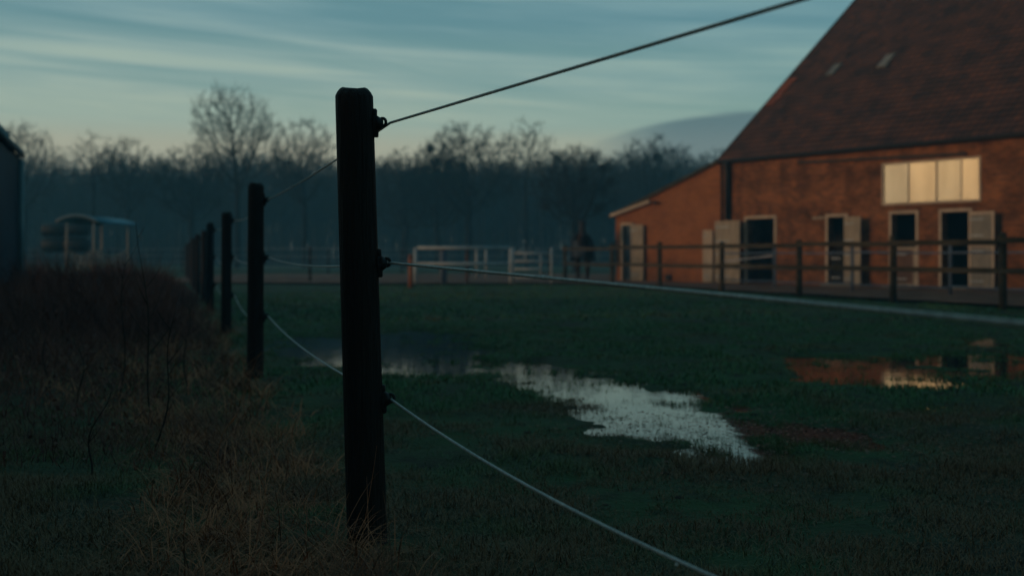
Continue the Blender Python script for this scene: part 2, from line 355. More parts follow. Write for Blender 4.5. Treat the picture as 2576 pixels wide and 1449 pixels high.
grn = gmix(gn(0.9, .35, .65), (0.035, 0.075, 0.030), (0.040, 0.038, 0.024))
grn = gmix(gn(6.0, .5, .75), grn, (0.022, 0.018, 0.013))
b_link = t.links.new(grn, b.inputs['Base Color'])
n2 = t.nodes.new('ShaderNodeTexNoise'); n2.inputs['Scale'].default_value = 30; n2.inputs['Detail'].default_value = 8; t.links.new(tcn.outputs['Object'], n2.inputs[0])
bp = t.nodes.new('ShaderNodeBump'); bp.inputs['Distance'].default_value = 0.03; bp.inputs['Strength'].default_value = 0.7; t.links.new(n2.outputs[0], bp.inputs['Height']); t.links.new(bp.outputs[0], b.inputs['Normal'])
tag(link_mesh('ground', gme, gm, smooth=True), kind='structure')

# standing water: only where the ground dips under it
wx = np.arange(-4.4, 8.6, 0.07); wy = np.arange(4.9, 15.6, 0.07)
X, Y = np.meshgrid(wx, wy); gz = ground_z(X.ravel(), Y.ravel()).reshape(X.shape); low = gz < WATER_Z + 0.004
cell = low[:-1, :-1] | low[1:, :-1] | low[:-1, 1:] | low[1:, 1:]
nx = len(wx); ii, jj = np.nonzero(cell); i = ii * nx + jj
V = np.stack([X.ravel(), Y.ravel(), np.full(X.size, WATER_Z)], 1); Q = np.stack([i, i + 1, i + 1 + nx, i + nx], 1)
used = np.unique(Q); remap = np.zeros(len(V), int); remap[used] = np.arange(len(used))
wm = bpy.data.materials.new('puddle_water'); wm.use_nodes = True; t2 = wm.node_tree; b2 = t2.nodes['Principled BSDF']
b2.inputs['Base Color'].default_value = (0.012, 0.014, 0.012, 1); b2.inputs['Roughness'].default_value = 0.03; b2.inputs['IOR'].default_value = 1.33; b2.inputs['Specular IOR Level'].default_value = 0.5
wnz = t2.nodes.new('ShaderNodeTexNoise'); wnz.inputs['Scale'].default_value = 9; wt = t2.nodes.new('ShaderNodeTexCoord'); t2.links.new(wt.outputs['Object'], wnz.inputs[0])
wb = t2.nodes.new('ShaderNodeBump'); wb.inputs['Distance'].default_value = 0.0006; t2.links.new(wnz.outputs[0], wb.inputs['Height']); t2.links.new(wb.outputs[0], b2.inputs['Normal'])
tag(link_mesh('puddle_water', np_mesh('puddle_water', V[used], quads=remap[Q]), wm), kind='structure')

# sandy yard behind the rail fence and trampled strip at the far field edge
def sheet(name, pts, m, z):
    me = bpy.data.meshes.new(name); me.from_pydata([(p[0], p[1], z) for p in pts], [], [tuple(range(len(pts)))]); me.update()
    return tag(link_mesh(name, me, m), kind='structure')
M['sand'] = mat('trampled_earth', (0.19, 0.088, 0.055), (0.10, 0.052, 0.036), 1.2, 0.95, 0.6, 8, lo=.4, hi=.6, spec=0.1)
RF0 = Vector((4.31, 33.2, 0)); RFD = Vector((1.16, -3.55, 0))     # rail fence line
def rfp(t): return RF0 + RFD * t
a0 = rfp(-2.08); a1 = rfp(6.5)
sheet('earth_yard', [(-14, 39.2), (-4.0, 37.2), (a0.x - .3, 37.6), (rfp(-.3).x + .25, rfp(-.3).y), (a1.x + .4, a1.y), (40, 8), (40, 44), (16, 58), (-14, 58)][::1], M['sand'], 0.085)

# ------------------------------------------------------------------ blades
def ribbons(name, base, azm, length, width, lean, curl, m, segs=3, taper=True, twist=None, label=None, cat=None, kind='stuff'):
    n = len(base); ks = np.arange(segs + 1); st = length[:, None] / segs
    ang = lean[:, None] + curl[:, None] * ks[None, :segs] / segs        # angle from vertical
    dx = np.sin(ang) * st; dz = np.cos(ang) * st
    rx = np.concatenate([np.zeros((n, 1)), np.cumsum(dx, 1)], 1); rz = np.concatenate([np.zeros((n, 1)), np.cumsum(dz, 1)], 1)
    ca, sa = np.cos(azm)[:, None], np.sin(azm)[:, None]
    P = np.stack([base[:, 0:1] + rx * ca, base[:, 1:2] + rx * sa, base[:, 2:3] + rz], 2)
    P[:, :, 2] = np.maximum(P[:, :, 2], base[:, 2:3] + 0.002)
    wa = azm + math.pi / 2 if twist is None else twist
    w = width[:, None] * (np.linspace(1, 0.12, segs + 1)[None] if taper else 1) * 0.5
    side = np.stack([np.cos(wa)[:, None] * w, np.sin(wa)[:, None] * w, np.zeros_like(w)], 2)
    V = np.stack([P - side, P + side], 2).reshape(n, (segs + 1) * 2, 3)
    o = (np.arange(n) * (segs + 1) * 2)[:, None]; q = []
    for s in range(segs): q.append(np.stack([o[:, 0] + 2 * s, o[:, 0] + 2 * s + 1, o[:, 0] + 2 * s + 3, o[:, 0] + 2 * s + 2], 1))
    me = np_mesh(name, V.reshape(-1, 3), quads=np.concatenate(q))
    return tag(link_mesh(name, me, m), label, cat, kind=kind)
def scatter(n, y0, y1, margin=0.12, p=1.0):
    """points spread over the part of the ground in view between two distances"""
    u = rng.random(n); Y = (y0 ** (2 - p) + u * (y1 ** (2 - p) - y0 ** (2 - p))) ** (1 / (2 - p)) if p != 2 else y0 * (y1 / y0) ** u
    X = (rng.random(n) * 2 - 1) * (0.45 + margin) * Y
    return X, Y

M['grass'] = bpy.data.materials.new('meadow_grass'); M['grass'].use_nodes = True
t = M['grass'].node_tree; b = t.nodes['Principled BSDF']; b.inputs['Roughness'].default_value = 0.65; b.inputs['Specular IOR Level'].default_value = 0.25
tcn = t.nodes.new('ShaderNodeTexCoord')
ge = t.nodes.new('ShaderNodeNewGeometry')
rr = t.nodes.new('ShaderNodeValToRGB'); e = rr.color_ramp.elements
for pos, c in ((0.0, (0.022, 0.075, 0.026)), (0.5, (0.052, 0.150, 0.048)), (0.82, (0.078, 0.180, 0.060)), (0.93, (0.10, 0.11, 0.045)), (1.0, (0.16, 0.12, 0.06))):
    if pos in (0.0, 1.0): el_ = e[0 if pos == 0 else len(e) - 1]
    else: el_ = e.new(pos)
    el_.color = (*c, 1)
t.links.new(ge.outputs['Random Per Island'], rr.inputs[0])
sp = t.nodes.new('ShaderNodeSeparateXYZ'); t.links.new(tcn.outputs['Object'], sp.inputs[0])
nearf = t.nodes.new('ShaderNodeMapRange'); nearf.inputs[1].default_value = 8.5; nearf.inputs[2].default_value = 4.2; nearf.inputs[3].default_value = -0.12; nearf.inputs[4].default_value = 0.14
t.links.new(sp.outputs[1], nearf.inputs[0])
pn = t.nodes.new('ShaderNodeTexNoise'); pn.inputs['Scale'].default_value = 1.1; pn.inputs['Detail'].default_value = 6; t.links.new(tcn.outputs['Object'], pn.inputs[0])
ad = t.nodes.new('ShaderNodeMath'); ad.operation = 'ADD'; t.links.new(pn.outputs[0], ad.inputs[0]); t.links.new(nearf.outputs[0], ad.inputs[1])
mr = t.nodes.new('ShaderNodeMapRange'); mr.inputs[1].default_value = .42; mr.inputs[2].default_value = .60; t.links.new(ad.outputs[0], mr.inputs[0])
worn = gmix(mr.outputs[0], rr.outputs[0], (0.15, 0.092, 0.045))
t.links.new(worn, b.inputs['Base Color'])

GX = []; 
def grass_band(name, n, y0, y1, h, w, seg, label):
    X, Y = scatter(n, y0, y1)
    fx = np.array(P1.x - 0.29 * (Y - P1.y) - .10)
    z = ground_z(X, Y)
    keep = (X > fx - 0.7 - 0.6 * rng.random(n) - np.clip(2.2 * (6.5 - Y), 0, 9))
    keep &= ~((Y > 30) & (X < -4 - rng.random(n)))
    # right of / behind the rail fence is bare yard
    side = (X - RF0.x) * (-RFD.y) + (Y - RF0.y) * RFD.x
    keep &= side / RFD.length < 0.15 + 0.4 * rng.random(n)
    keep &= (Y < 37.5 + rng.random(n) * 1.5)
    sub = z < WATER_Z + 0.003
    pk = np.clip(.90 - (WATER_Z - z) / .035 * .55, .20, .9) * np.where(Y > 9.2, .70, 1.15) + np.where((X > 1.30) & (Y < 7.4), .45, 0) + np.where(X > 2.0, .50, 0) 
    keep &= ~sub | (rng.random(n) < np.where((X < -.3) & (Y > 8.5), pk * 1.0, pk))
    thin = fbm(X * 2.3 + 7, Y * 2.3, 3); keep &= rng.random(n) < np.clip((thin - .30) * 5.5, .06, 1)
    X, Y, z, sub, thin = X[keep], Y[keep], z[keep], sub[keep], thin[keep]; k = len(X)
    cl = 0.22 + 2.1 * np.clip(fbm(X * 2.6 + 50, Y * 2.6, 4) - .18, 0, 1) ** 1.2
    ln = h * cl * (0.55 + 0.9 * rng.random(k)); dp = np.clip((WATER_Z - z) / .022, 0, 1); ln = np.where(sub, (1 - dp) * .75 * ln + dp * (0.008 + 0.045 * rng.random(k) ** 2), ln)
    ribbons(name, np.stack([X, Y, z - 0.004], 1), rng.random(k) * 6.283, ln, w * (0.6 + .8 * rng.random(k)), np.where(sub, .35, 1) * (0.15 + rng.random(k) * 1.25), rng.random(k) * np.where(sub, .7, 1.5), M['grass'], seg, label=label, cat='grass')
grass_band('grass', 330000, 2.9, 7.5, 0.042, 0.0036, 3, 'short winter pasture grass on the ground nearest to the viewer')
grass_band('grass', 210000, 7.5, 16, 0.045, 0.009, 2, 'short green grass round the long puddle')
grass_band('grass', 150000, 16, 40, 0.06, 0.020, 2, 'green pasture grass stretching to the rail fence')

# clods and droppings dotted over the pasture
mb = MB()
for i in range(240):
    y_ = 4 + 26 * random.random() ** 1.2; x_ = random.uniform(-.1, .5) * y_; 
    zc = gz1(x_, y_)
    if zc < .004: continue
    r_ = random.uniform(.010, .018) + .0016 * y_ * random.random(); vs = []; ph = random.random() * 6
    for a_ in range(4):
        for j in range(8):
            t_ = j / 8 * 2 * math.pi; q_ = math.cos(a_ / 3.6 * math.pi / 2) * r_ * (1 + .25 * math.sin(3 * t_ + ph + a_)); vs.append((x_ + q_ * math.cos(t_), y_ + q_ * math.sin(t_), zc - .01 + .75 * r_ * math.sin(a_ / 3 * math.pi / 2)))
    mb.add(vs, [(a_ * 8 + j, a_ * 8 + (j + 1) % 8, (a_ + 1) * 8 + (j + 1) % 8, (a_ + 1) * 8 + j) for a_ in range(3) for j in range(8)] + [tuple(24 + j for j in range(8))])
M['clod'] = mat('mud_clod', (0.018, 0.012, 0.009), (0.035, 0.022, 0.014), 20, 0.95, 1.0, 60)
tag(mb.build('mud_clods', M['clod'], None, True), 'dark clods and droppings dotted over the pasture', 'clods', kind='stuff')

# long dry grass left of the fence, in tussocks
def dry(name, y0, y1, nt_, per, hl, w, label, dense=1.0):
    X, Y = scatter(nt_, y0, y1, 0.15)
    fx = np.array(P1.x - 0.29 * (Y - P1.y))
    keep = (X < fx + 0.02 - 0.25 * rng.random(nt_)) & (X > fx - 0.5 - 2.6 * rng.random(nt_) ** 1.6)
    keep &= fbm(X * 1.1 + 5, Y * 1.1 + 2, 3) > np.where(Y > 6.5, .30, .40)
    keep &= (Y > 6.5) | (X > -1.35 - .33 * (Y - 3.4) + .5 * rng.random(nt_))
    X, Y = X[keep], Y[keep]; n = len(X); tz = rng.random(n) * 6.283
    tl = 0.5 + rng.random(n)
    X = np.repeat(X, per) + rng.normal(0, 0.05, n * per); Y = np.repeat(Y, per) + rng.normal(0, 0.05, n * per)
    k = n * per; azs = np.repeat(tz, per) + rng.normal(0, 1.3, k)
    ln = hl * np.repeat(tl, per) * (0.4 + 0.8 * rng.random(k))
    ribbons(name, np.stack([X, Y, ground_z(X, Y) - 0.005], 1), azs, ln, w * (0.5 + rng.random(k)), 0.35 + rng.random(k) * 1.15, 0.6 + rng.random(k) * 1.7, M['dry'], 6, label=label, cat='dry grass')
dry('dry_grass', 2.9, 6.5, 1900, 42, 0.24, 0.0034, 'long matted straw coloured grass at the foot of the nearest post')
dry('dry_grass', 6.5, 20, 3600, 20, 0.36, 0.007, 'pale tufts of dead grass along the row of rope fence posts')

# dark bramble and heather bank on the left
def bramble():
    n = 230000
    X, Y = scatter(n, 4.6, 30, 0.15)
    fx = np.array(P1.x - 0.29 * (Y - P1.y))
    off = fx - X
    H = np.clip((Y - 4.5) / 7.5, 0.06, 1) * np.clip((off - 0.1) / 1.0, 0.16, 1) * (-.12 + 1.10 * fbm(X * .9, Y * .9, 4) + .14 * (rng.random(n) ** 6)) * np.clip(1.1 - (Y - 12) * .014, .6, 1.1)
    H = np.maximum(H, .05)
    keep = (off > 0.1 + 0.3 * rng.random(n)) & (X > -20) & (rng.random(n) < 0.25 + 0.75 * np.clip(H * 2, 0, 1))
    X, Y, H = X[keep], Y[keep], H[keep]; k = len(X)
    zb = ground_z(X, Y) + H * 0.6 * rng.random(k) ** 1.3
    ln = (H * (0.5 + 0.5 * rng.random(k)) * np.where(rng.random(k) < .04, 1.7, 1)).clip(0.08, 0.85)
    ribbons('bramble_thicket', np.stack([X, Y, zb], 1), rng.random(k) * 6.283, ln, 0.0025 + 0.00055 * Y, 0.1 + rng.random(k) * 1.0, rng.random(k) * 1.2 - .3, M['bramble'], 3, twist=rng.random(k) * 6.283,
            label='dark brown bramble and heather thicket left of the rope fence', cat='thicket')
    # small dead leaves caught in it
    k2 = 6000; idx = rng.integers(0, k, k2)
    B = np.stack([X[idx], Y[idx], ground_z(X[idx], Y[idx]) + H[idx] * rng.random(k2)], 1)
    ribbons('dead_leaves', B, rng.random(k2) * 6.283, 0.015 + 0.015 * rng.random(k2), 0.010 + 0.012 * rng.random(k2), rng.random(k2) * 2, rng.random(k2), M['bramble'], 1, taper=False,
            label='small withered leaves caught in the bramble thicket', cat='leaves')
bramble()
# tall thin dead stalks one can tell apart
def stalk(xb, yb, xt, yt, Y, label, branches=7):
    a = PT(xb, yb, Y); a.z = gz1(a.x, a.y) - 0.02; top = PT(xt, yt, Y + 0.1); mb = MB(); ph = random.random() * 6
    pts = []
    for i in range(13):
        f = i / 12; p = a.lerp(top, f); p.x += 0.02 * math.sin(f * 7 + ph); p.y += 0.015 * math.sin(f * 5 + ph * 2); pts.append(p)
    r0 = 0.005
    mb.tube(pts, [r0 * (1 - .75 * i / 12) for i in range(13)], 5)
    st = mb.build('dead_stalk', M['stalk'])
    for k in range(branches):
        i = random.randint(4, 11); p = pts[i]; az_ = random.random() * 6.28; l = random.uniform(.06, .22) * (top.z - a.z)
        q = [p + Vector((math.cos(az_) * l * s_, math.sin(az_) * l * s_, l * (s_ * 1.1 + .25 * s_ * s_))) * .7 for s_ in (0, .3, .6, 1)]
        mb.tube(q, [.0022, .0018, .0013, .0009], 4)
    COL.objects.unlink(st); bpy.data.objects.remove(st)
    tag(mb.build('dead_stalk', M['stalk']), label, 'weed stalk')
stalk(385, 1000, 350, 560, 6.2, 'tallest dead stalk, rising past the right end of the hay feeder', 9)
stalk(395, 1080, 440, 800, 5.2, 'slanting branched stalk in front of the brambles, between feeder and second post', 8)
stalk(300, 900, 318, 640, 7.0, 'thin upright stalk in front of the hay feeder posts', 6)
stalk(200, 1000, 205, 860, 6.4, 'short straight stalk standing in the bramble below the feeder', 5)
stalk(470, 950, 470, 760, 7.6, 'thin stalk just left of the second rope fence post', 6)
stalk(115, 960, 118, 815, 7.0, 'leftmost thin stalk rising from the dark bramble', 4)
stalk(215, 1120, 265, 985, 4.6, 'low leaning dark stalk in the green patch at lower left', 3)
def bent(ptsd, Y, label, r=.0022, head=False, m='dry'):
    mb = MB(); pts = [PT(x, y, Y) for x, y in ptsd]; pts[0].z = gz1(pts[0].x, pts[0].y) - .01
    mb.tube(pts, [r * (1 - .5 * i / (len(pts) - 1)) for i in range(len(pts))], 5)
    o = mb.build('grass_stem', M[m]); tag(o, label, 'grass stem')
    if head:
        h = MB(); a, b_ = pts[-2], pts[-1]; h.tube([b_.lerp(a, .0), b_ + (b_ - a) * .5, b_ + (b_ - a) * 1.1], [.003, .006, .001], 6); h.build('seed_head', M[m], o)
bent([(545, 1180), (548, 1140), (560, 1090), (578, 1066)], 4.3, 'single seeding grass stem standing above the dry tussocks', head=True)
bent([(862, 1400), (880, 1345), (905, 1290)], 3.5, 'thin straw leaning across the foot of the nearest post', .0014)
bent([(905, 1400), (918, 1310), (940, 1180), (948, 1120)], 3.55, 'long fine straw standing against the nearest post', .0010)
bent([(640, 1420), (650, 1330), (662, 1280)], 3.45, 'broad pale straw blade in the tussock left of the nearest post', .0035)

# fallen reddish leaves in the wet grass near the puddle end
k = 1300; c0 = G(1960, 1080); X = c0.x + rng.normal(0, .75, k); Y = c0.y + rng.normal(0, .6, k); Zg = np.maximum(ground_z(X, Y), 0) + 0.006
ribbons('fallen_leaves', np.stack([X, Y, Zg], 1), rng.random(k) * 6.28, .012 + .014 * rng.random(k), .008 + .008 * rng.random(k), 1.2 + .35 * rng.random(k), rng.random(k) * .2, M['leafy'], 1, taper=False,
        label='reddish fallen leaves in the wet grass at the near end of the puddle', cat='leaves')

# ------------------------------------------------------------------ rope fence posts
def insulator(parent, x, y, z):
    """moulded ring insulator screwed to the post, ring standing out to the field side (+x)"""
    mb = MB()
    prof = [(-.046, .004), (-.044, .0075), (-.026, .009), (-.022, .014), (-.012, .024), (-.004, .0285), (0.004, .029)]
    # back plate with rounded ends
    mb.cbox(x - .012, x + .010, y - .013, y + .013, z - .047, z + .022, .003)
    mb.cbox(x - .014, x + .006, y - .009, y + .009, z + .020, z + .046, .004)
    # boss, a cone lying on its side
    mb.tube([(x + .006, y, z - .002), (x + .018, y, z - .002), (x + .026, y, z - .002)], [.026, .019, .011], 12)
    # ring with a visible eye
    ring = []
    for i in range(19):
        a = 2 * math.pi * i / 18; ring.append((x + .0235 + .0115 * math.cos(a), y, z + .002 + .0125 * math.sin(a)))
    mb.tube(ring, .0052, 7, cap=False)
    o = mb.build('insulator', M['plastic'], parent, True)
    return o
def post(P, top, r, label, lean=(0, 0), m='post', name='fence_post', zs=None, seed=0):
    """P is the insulator column; post axis sits to its left"""
    cx, cy = P.x - r - .012, P.y
    o = empty(name, (cx, cy, 0), 0, label, 'fence post', 'posts of the rope fence')
    mb = MB(); n = 28; rows = []
    zz = [-.15, 0, .1, .25, .45, .7, .95, 1.2, top - .06, top - .028, top - .016, top - .004, top]
    rs = [1.03, 1.03, 1.025, 1.02, 1.01, 1.0, .995, .985, .975, .97, .88, .72, .60]
    for z, k in zip(zz, rs):
        for j in range(n):
            a = 2 * math.pi * j / n; w = 1 + .018 * math.sin(3 * a + seed) + .012 * math.sin(7 * a + 2 * seed + z * 2)
            rows.append((math.cos(a) * r * k * w + lean[0] * (z - .9), math.sin(a) * r * k * w + lean[1] * z, z + (.004 * math.sin(2 * a + seed) if z > top - .05 else 0)))
    fs = []
    for i in range(len(zz) - 1):
        for j in range(n): fs.append((i * n + j, i * n + (j + 1) % n, (i + 1) * n + (j + 1) % n, (i + 1) * n + j))
    fs.append(tuple((len(zz) - 1) * n + j for j in range(n)))
    mb.add(rows, fs); s = mb.build('shaft', M[m], o, True)
    s.data.polygons[len(fs) - 1].use_smooth = False
    for z in (zs or ROPE_Z):
        insulator(o, r + .004 + lean[0] * (z - .9), 0, z)
    return o
ROPE_Z = (1.388, .945, .495)
post(Vector((P1.x - .004, P1.y, 0)), 1.497, .0632, 'nearest black round fence post, tall in the foreground', lean=(-.030, 0), seed=1.3, zs=(1.386, .930, .488))
LAB = ['second fence post from the viewer, its foot in dry grass', 'third fence post, just left of the second and half hidden in grass',
       'fourth fence post of the row, slimmer, before the reddish far posts', 'fifth fence post of the row, first of the merging far posts', 'sixth fence post of the far merging row',
       'seventh fence post of the far merging row', 'eighth fence post of the far merging row', 'ninth fence post of the far merging row', 'tenth fence post of the far merging row', 'last and smallest fence post at the far end of the row']
cols = [P1.copy()]
for k in range(10):
    P = P2 + STEP * k + Vector(((0, .01, -.02, .02, 0, -.02, .01, .02, -.01, 0)[k], 0, 0)); cols.append(P)
    post(P, 1.5 + random.uniform(-.015, .02), .062, LAB[k], lean=(random.uniform(-.01, .01), 0), seed=k * 2.1, m='post' if k < 3 else 'post_far')
# ropes: one continuous cord per height
def rope(i, name_label, sags, near):
    zs = (1.386, .930, .488); pts = []
    # far end to nearest post
    for k in range(len(cols) - 1, 0, -1):
        a = cols[k]; b_ = cols[k - 1]; za = ROPE_Z[i]; zb = ROPE_Z[i] if k > 1 else zs[i]; ox = .022
        n = 14; S = sags[0] if k == 1 else sags[1] * (0.6 + .8 * random.random())
        for j in range(n):
            f = j / n; pts.append((a.x + (b_.x - a.x) * f + ox, a.y + (b_.y - a.y) * f, za + (zb - za) * f - 4 * S * f * (1 - f)))
    for j in range(41):
        tt = j / 40 * 4.9; pts.append((P1.x + .022 + .447 * tt, P1.y - .894 * tt, near(tt)))
    mb = MB(); mb.tube(pts, .0043, 8)
    o = mb.build('electric_rope', M['rope'], None, True)
    return tag(o, name_label, 'rope', 'ropes of the fence'), pts
rope(0, 'top electric fence rope, rising dark against the sky from the nearest post', (.017, .05), lambda s: 1.386)
r2, _ = rope(1, 'middle electric fence rope, crossing in front of the barn fence', (.035, .10), lambda s: .930 - .029 * s)
r3, _ = rope(2, 'lowest electric fence rope, sagging across the foreground grass', (.05, .12), lambda s: .488 - .149 * s + .0385 * s * s)
# joints and a hanging drop
for tt in (.62, 1.05):
    mb = MB(); mb.tube([(P1.x + .022 + .447 * s, P1.y - .894 * s, .930 - .029 * s) for s in (tt, tt + .022)], .0056, 8); mb.build('joint', M['rope'], r2)
s = 1.62; zl = .488 - .149 * s + .0385 * s * s
me = bpy.data.meshes.new('water_drop'); bm = bmesh.new(); bmesh.ops.create_uvsphere(bm, u_segments=10, v_segments=8, radius=.0032)
for v in bm.verts: v.co += Vector((P1.x + .022 + .447 * s, P1.y - .894 * s, zl - .0085))
bm.to_mesh(me); bm.free(); link_mesh('water_drop', me, M['drop'], r3, True)

# ------------------------------------------------------------------ barn (local frame: x along the front wall towards the viewer, y into the building)
C0 = Vector((6.96, 37.8, 0)); UA = math.atan2(-.81, .586)
def s_of(x):
    r = (x - CX) / F; return (r * C0.y - C0.x) / (.586 + r * .81)
def z_of(x, y):
    s_ = s_of(x); Yd = C0.y - .81 * s_; return CAM_H - (y - HY) / F * Yd
barn = empty('brick_barn', C0, UA, 'large red brick barn with steep tiled roof and open stable doors, at right', 'barn')
EAVE = 4.2; PIT = 0.868; RIDGE_Y = 9.2; BL = 24.0
def wall(name, x0, x1, ztop, holes, m, parent, y=0.0, z0=-.1, depth=.26):
    """front wall with real openings and reveals"""
    xb = sorted(set([x0, x1] + [h[0] for h in holes] + [h[1] for h in holes])); mb = MB()
    for a, b_ in zip(xb[:-1], xb[1:]):
        hs = sorted([h for h in holes if h[0] <= a + 1e-6 and h[1] >= b_ - 1e-6], key=lambda h: h[2]); z = z0
        for h in hs + [None]:
            if h is None: ta, tb = ztop(a), ztop(b_)
            else: ta = tb = h[2]
            if ta - z > 1e-4 or tb - z > 1e-4: mb.add([(a, y, z), (b_, y, z), (b_, y, tb), (a, y, ta)], [(0, 1, 2, 3)])
            if h: z = h[3]
    for a, b_, c, d in holes:
        mb.add([(a, y, c), (a, y, d), (a, y + depth, d), (a, y + depth, c)], [(0, 1, 2, 3)])
        mb.add([(b_, y, c), (b_, y, d), (b_, y + depth, d), (b_, y + depth, c)], [(3, 2, 1, 0)])
        mb.add([(a, y, d), (b_, y, d), (b_, y + depth, d), (a, y + depth, d)], [(0, 1, 2, 3)])
        mb.add([(a, y, c), (b_, y, c), (b_, y + depth, c), (a, y + depth, c)], [(3, 2, 1, 0)])
    return mb.build(name, m, parent)
dD = [(1878, 1948, 550), (2083, 2127, 546), (2243, 2304, 538), (2369, 2438, 533)]
holes = [(s_of(a), s_of(b_), 0.09, z_of((a + b_) / 2, y)) for a, b_, y in dD]
WX0, WX1 = s_of(2222), s_of(2465); WZ0, WZ1 = z_of(2222, 514), z_of(2222, 415)
wall('wall', 0, BL, lambda x: EAVE, holes + [(WX0, WX1, WZ0, WZ1)] + [(14.5, 15.5, .09, 2.15), (17.5, 18.5, .09, 2.15)], M['brick'], barn)
# gable ends, back wall
def gable(x, flip):
    mb = MB(); D = RIDGE_Y * 2
    mb.add([(x, 0, -.1), (x, D, -.1), (x, D, EAVE), (x, RIDGE_Y, EAVE + PIT * RIDGE_Y), (x, 0, EAVE)], [(0, 1, 2, 3, 4)] if flip else [(4, 3, 2, 1, 0)])
    mb.build('gable_wall', M['brick_side'], barn)
gable(0.0, False); gable(BL, True)
MB().box(.01, BL - .01, RIDGE_Y * 2 - .2, RIDGE_Y * 2 - .003, -.1, EAVE).build('back_wall', M['brick'], barn)
# interior partition close behind the doors, keeps the stables dark
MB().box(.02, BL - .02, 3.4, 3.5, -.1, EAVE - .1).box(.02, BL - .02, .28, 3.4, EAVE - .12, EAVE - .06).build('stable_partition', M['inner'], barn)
for k, h in enumerate(holes[:-1]):
    xm = (h[1] + holes[k + 1][0]) / 2
# roof (its own local plane so that tiles follow the slope)
ang = math.atan(PIT); OVH = .12; SL = (RIDGE_Y + OVH) / math.cos(ang); RZ = 4.32 - OVH * PIT - .125 / math.cos(ang)
roof = empty('roof', (0, 0, 0)); roof.parent = barn
def slope(name, side):
    mb = MB(); OV = .02
    mb.box(-OV, BL + OV, 0, SL, 0, .10)
    # rows of tile courses as real steps
    o = mb.build(name, M['tile'], roof)
    if side == 0: o.location = (0, -OVH, RZ); o.rotation_euler = (ang, 0, 0)
    else: o.location = (BL, RIDGE_Y * 2 + OVH, RZ); o.rotation_euler = (ang, 0, math.pi)
    return o
rs = slope('tiled_slope', 0); slope('tiled_slope', 1)
# overlapping tile courses (stepped strips) on the front slope
mb = MB(); nr = int(SL / .27)
for i in range(nr):
    y0 = i * .27; mb.add([(-.02, y0 - .01, .117), (BL + .18, y0 - .01, .117), (BL + .18, y0 + .262, .104), (-.02, y0 + .262, .104), (-.02, y0 - .01, .101), (BL + .18, y0 - .01, .101)], [(0, 1, 2, 3), (4, 5, 1, 0)])
mb.build('tile_courses', M['tile'], rs)
def on_roof(xd, yd):
    """local roof coordinates of a surveyed point on the front slope"""
    d = Vector(((xd - CX) / F, 1, -(yd - HY) / F)); o_ = Vector((0, 0, CAM_H)); Mx = Matrix.Translation(C0) @ Matrix.Rotation(UA, 4, 'Z'); inv = Mx.inverted()
    a = inv @ o_; dd = inv.to_3x3() @ d; n = Vector((0, -PIT, 1)); p0 = Vector((0, 0, 4.32))
    tt = (p0 - a).dot(n) / dd.dot(n); p = a + dd * tt; return p.x, (p.y + OVH) / math.cos(ang)
# patch of newer tiles beside the verge
x0, y0 = on_roof(1932, 262); x1, y1 = on_roof(2012, 180)
mb = MB()
for i in range(max(1, int((y1 - y0) / .27))): mb.box(.05, .40 + .08 * (i % 2), y0 + i * .27, y0 + i * .27 + .255, .104, .137 - .004 * (i % 3))
mb.build('newer_tiles', M['tile_new'], rs)
for (xa, ya, sc) in ((2102, 172, 1.0), (2233, 150, 1.1)):
    x, y = on_roof(xa, ya); mb = MB(); mb.box(x - .16 * sc, x + .16 * sc, y - .32 * sc, y + .32 * sc, .10, .160); mb.box(x - .12 * sc, x + .12 * sc, y - .27 * sc, y + .27 * sc, .160, .170)
    mb.build('skylight', M['skyl'], rs)
MB().box(-.045, -.023, 0, SL, -.10, .13).build('verge_board', M['fascia'], rs)
mb = MB(); mb.tube([(-.02, RIDGE_Y, 4.32 + PIT * RIDGE_Y), (BL + .02, RIDGE_Y, 4.32 + PIT * RIDGE_Y)], .13, 10); mb.build('ridge_tiles', M['tile'], roof, True)
# gutter and eave board
gz_ = 4.32 - OVH * PIT - .16
mb = MB(); mb.box(-.02, BL + .15, -OVH - .002, -OVH + .018, gz_ - .04, gz_ + .05); mb.build('eave_board', M['fascia'], barn)
mb = MB(); mb.tube([(-.02, -OVH - .05, gz_ + .03), (BL, -OVH - .05, gz_ + .03)], .045, 8); mb.build('gutter', M['pipe'], barn, True)
MB().box(.0, BL, -OVH + .02, -.001, gz_ - .04, gz_ - .02).build('soffit', M['fascia'], barn)
# downpipe at the corner
mb = MB(); xp = s_of(1836); mb.tube([(xp, -.16, gz_), (xp, -.15, gz_ - .18), (xp, -.11, gz_ - .35), (xp, -.11, z_of(1836, 553))], .095, 10); mb.build('downpipe', M['pipe'], barn, True)
mb = MB(); xp = s_of(1816) + .02; mb.tube([(xp, -.05, EAVE - .2), (xp, -.05, z_of(1816, 560))], .028, 8); mb.build('thin_pipe', M['pipe'], barn, True)
# steel lintel rail above the window
xa, xb = s_of(2010), s_of(2432)
mb = MB(); mb.beam((xa, -.05, z_of(2010, 410)), (xb, -.05, z_of(2432, 387)), .07, .07); mb.build('sliding_rail', M['pipe'], barn)
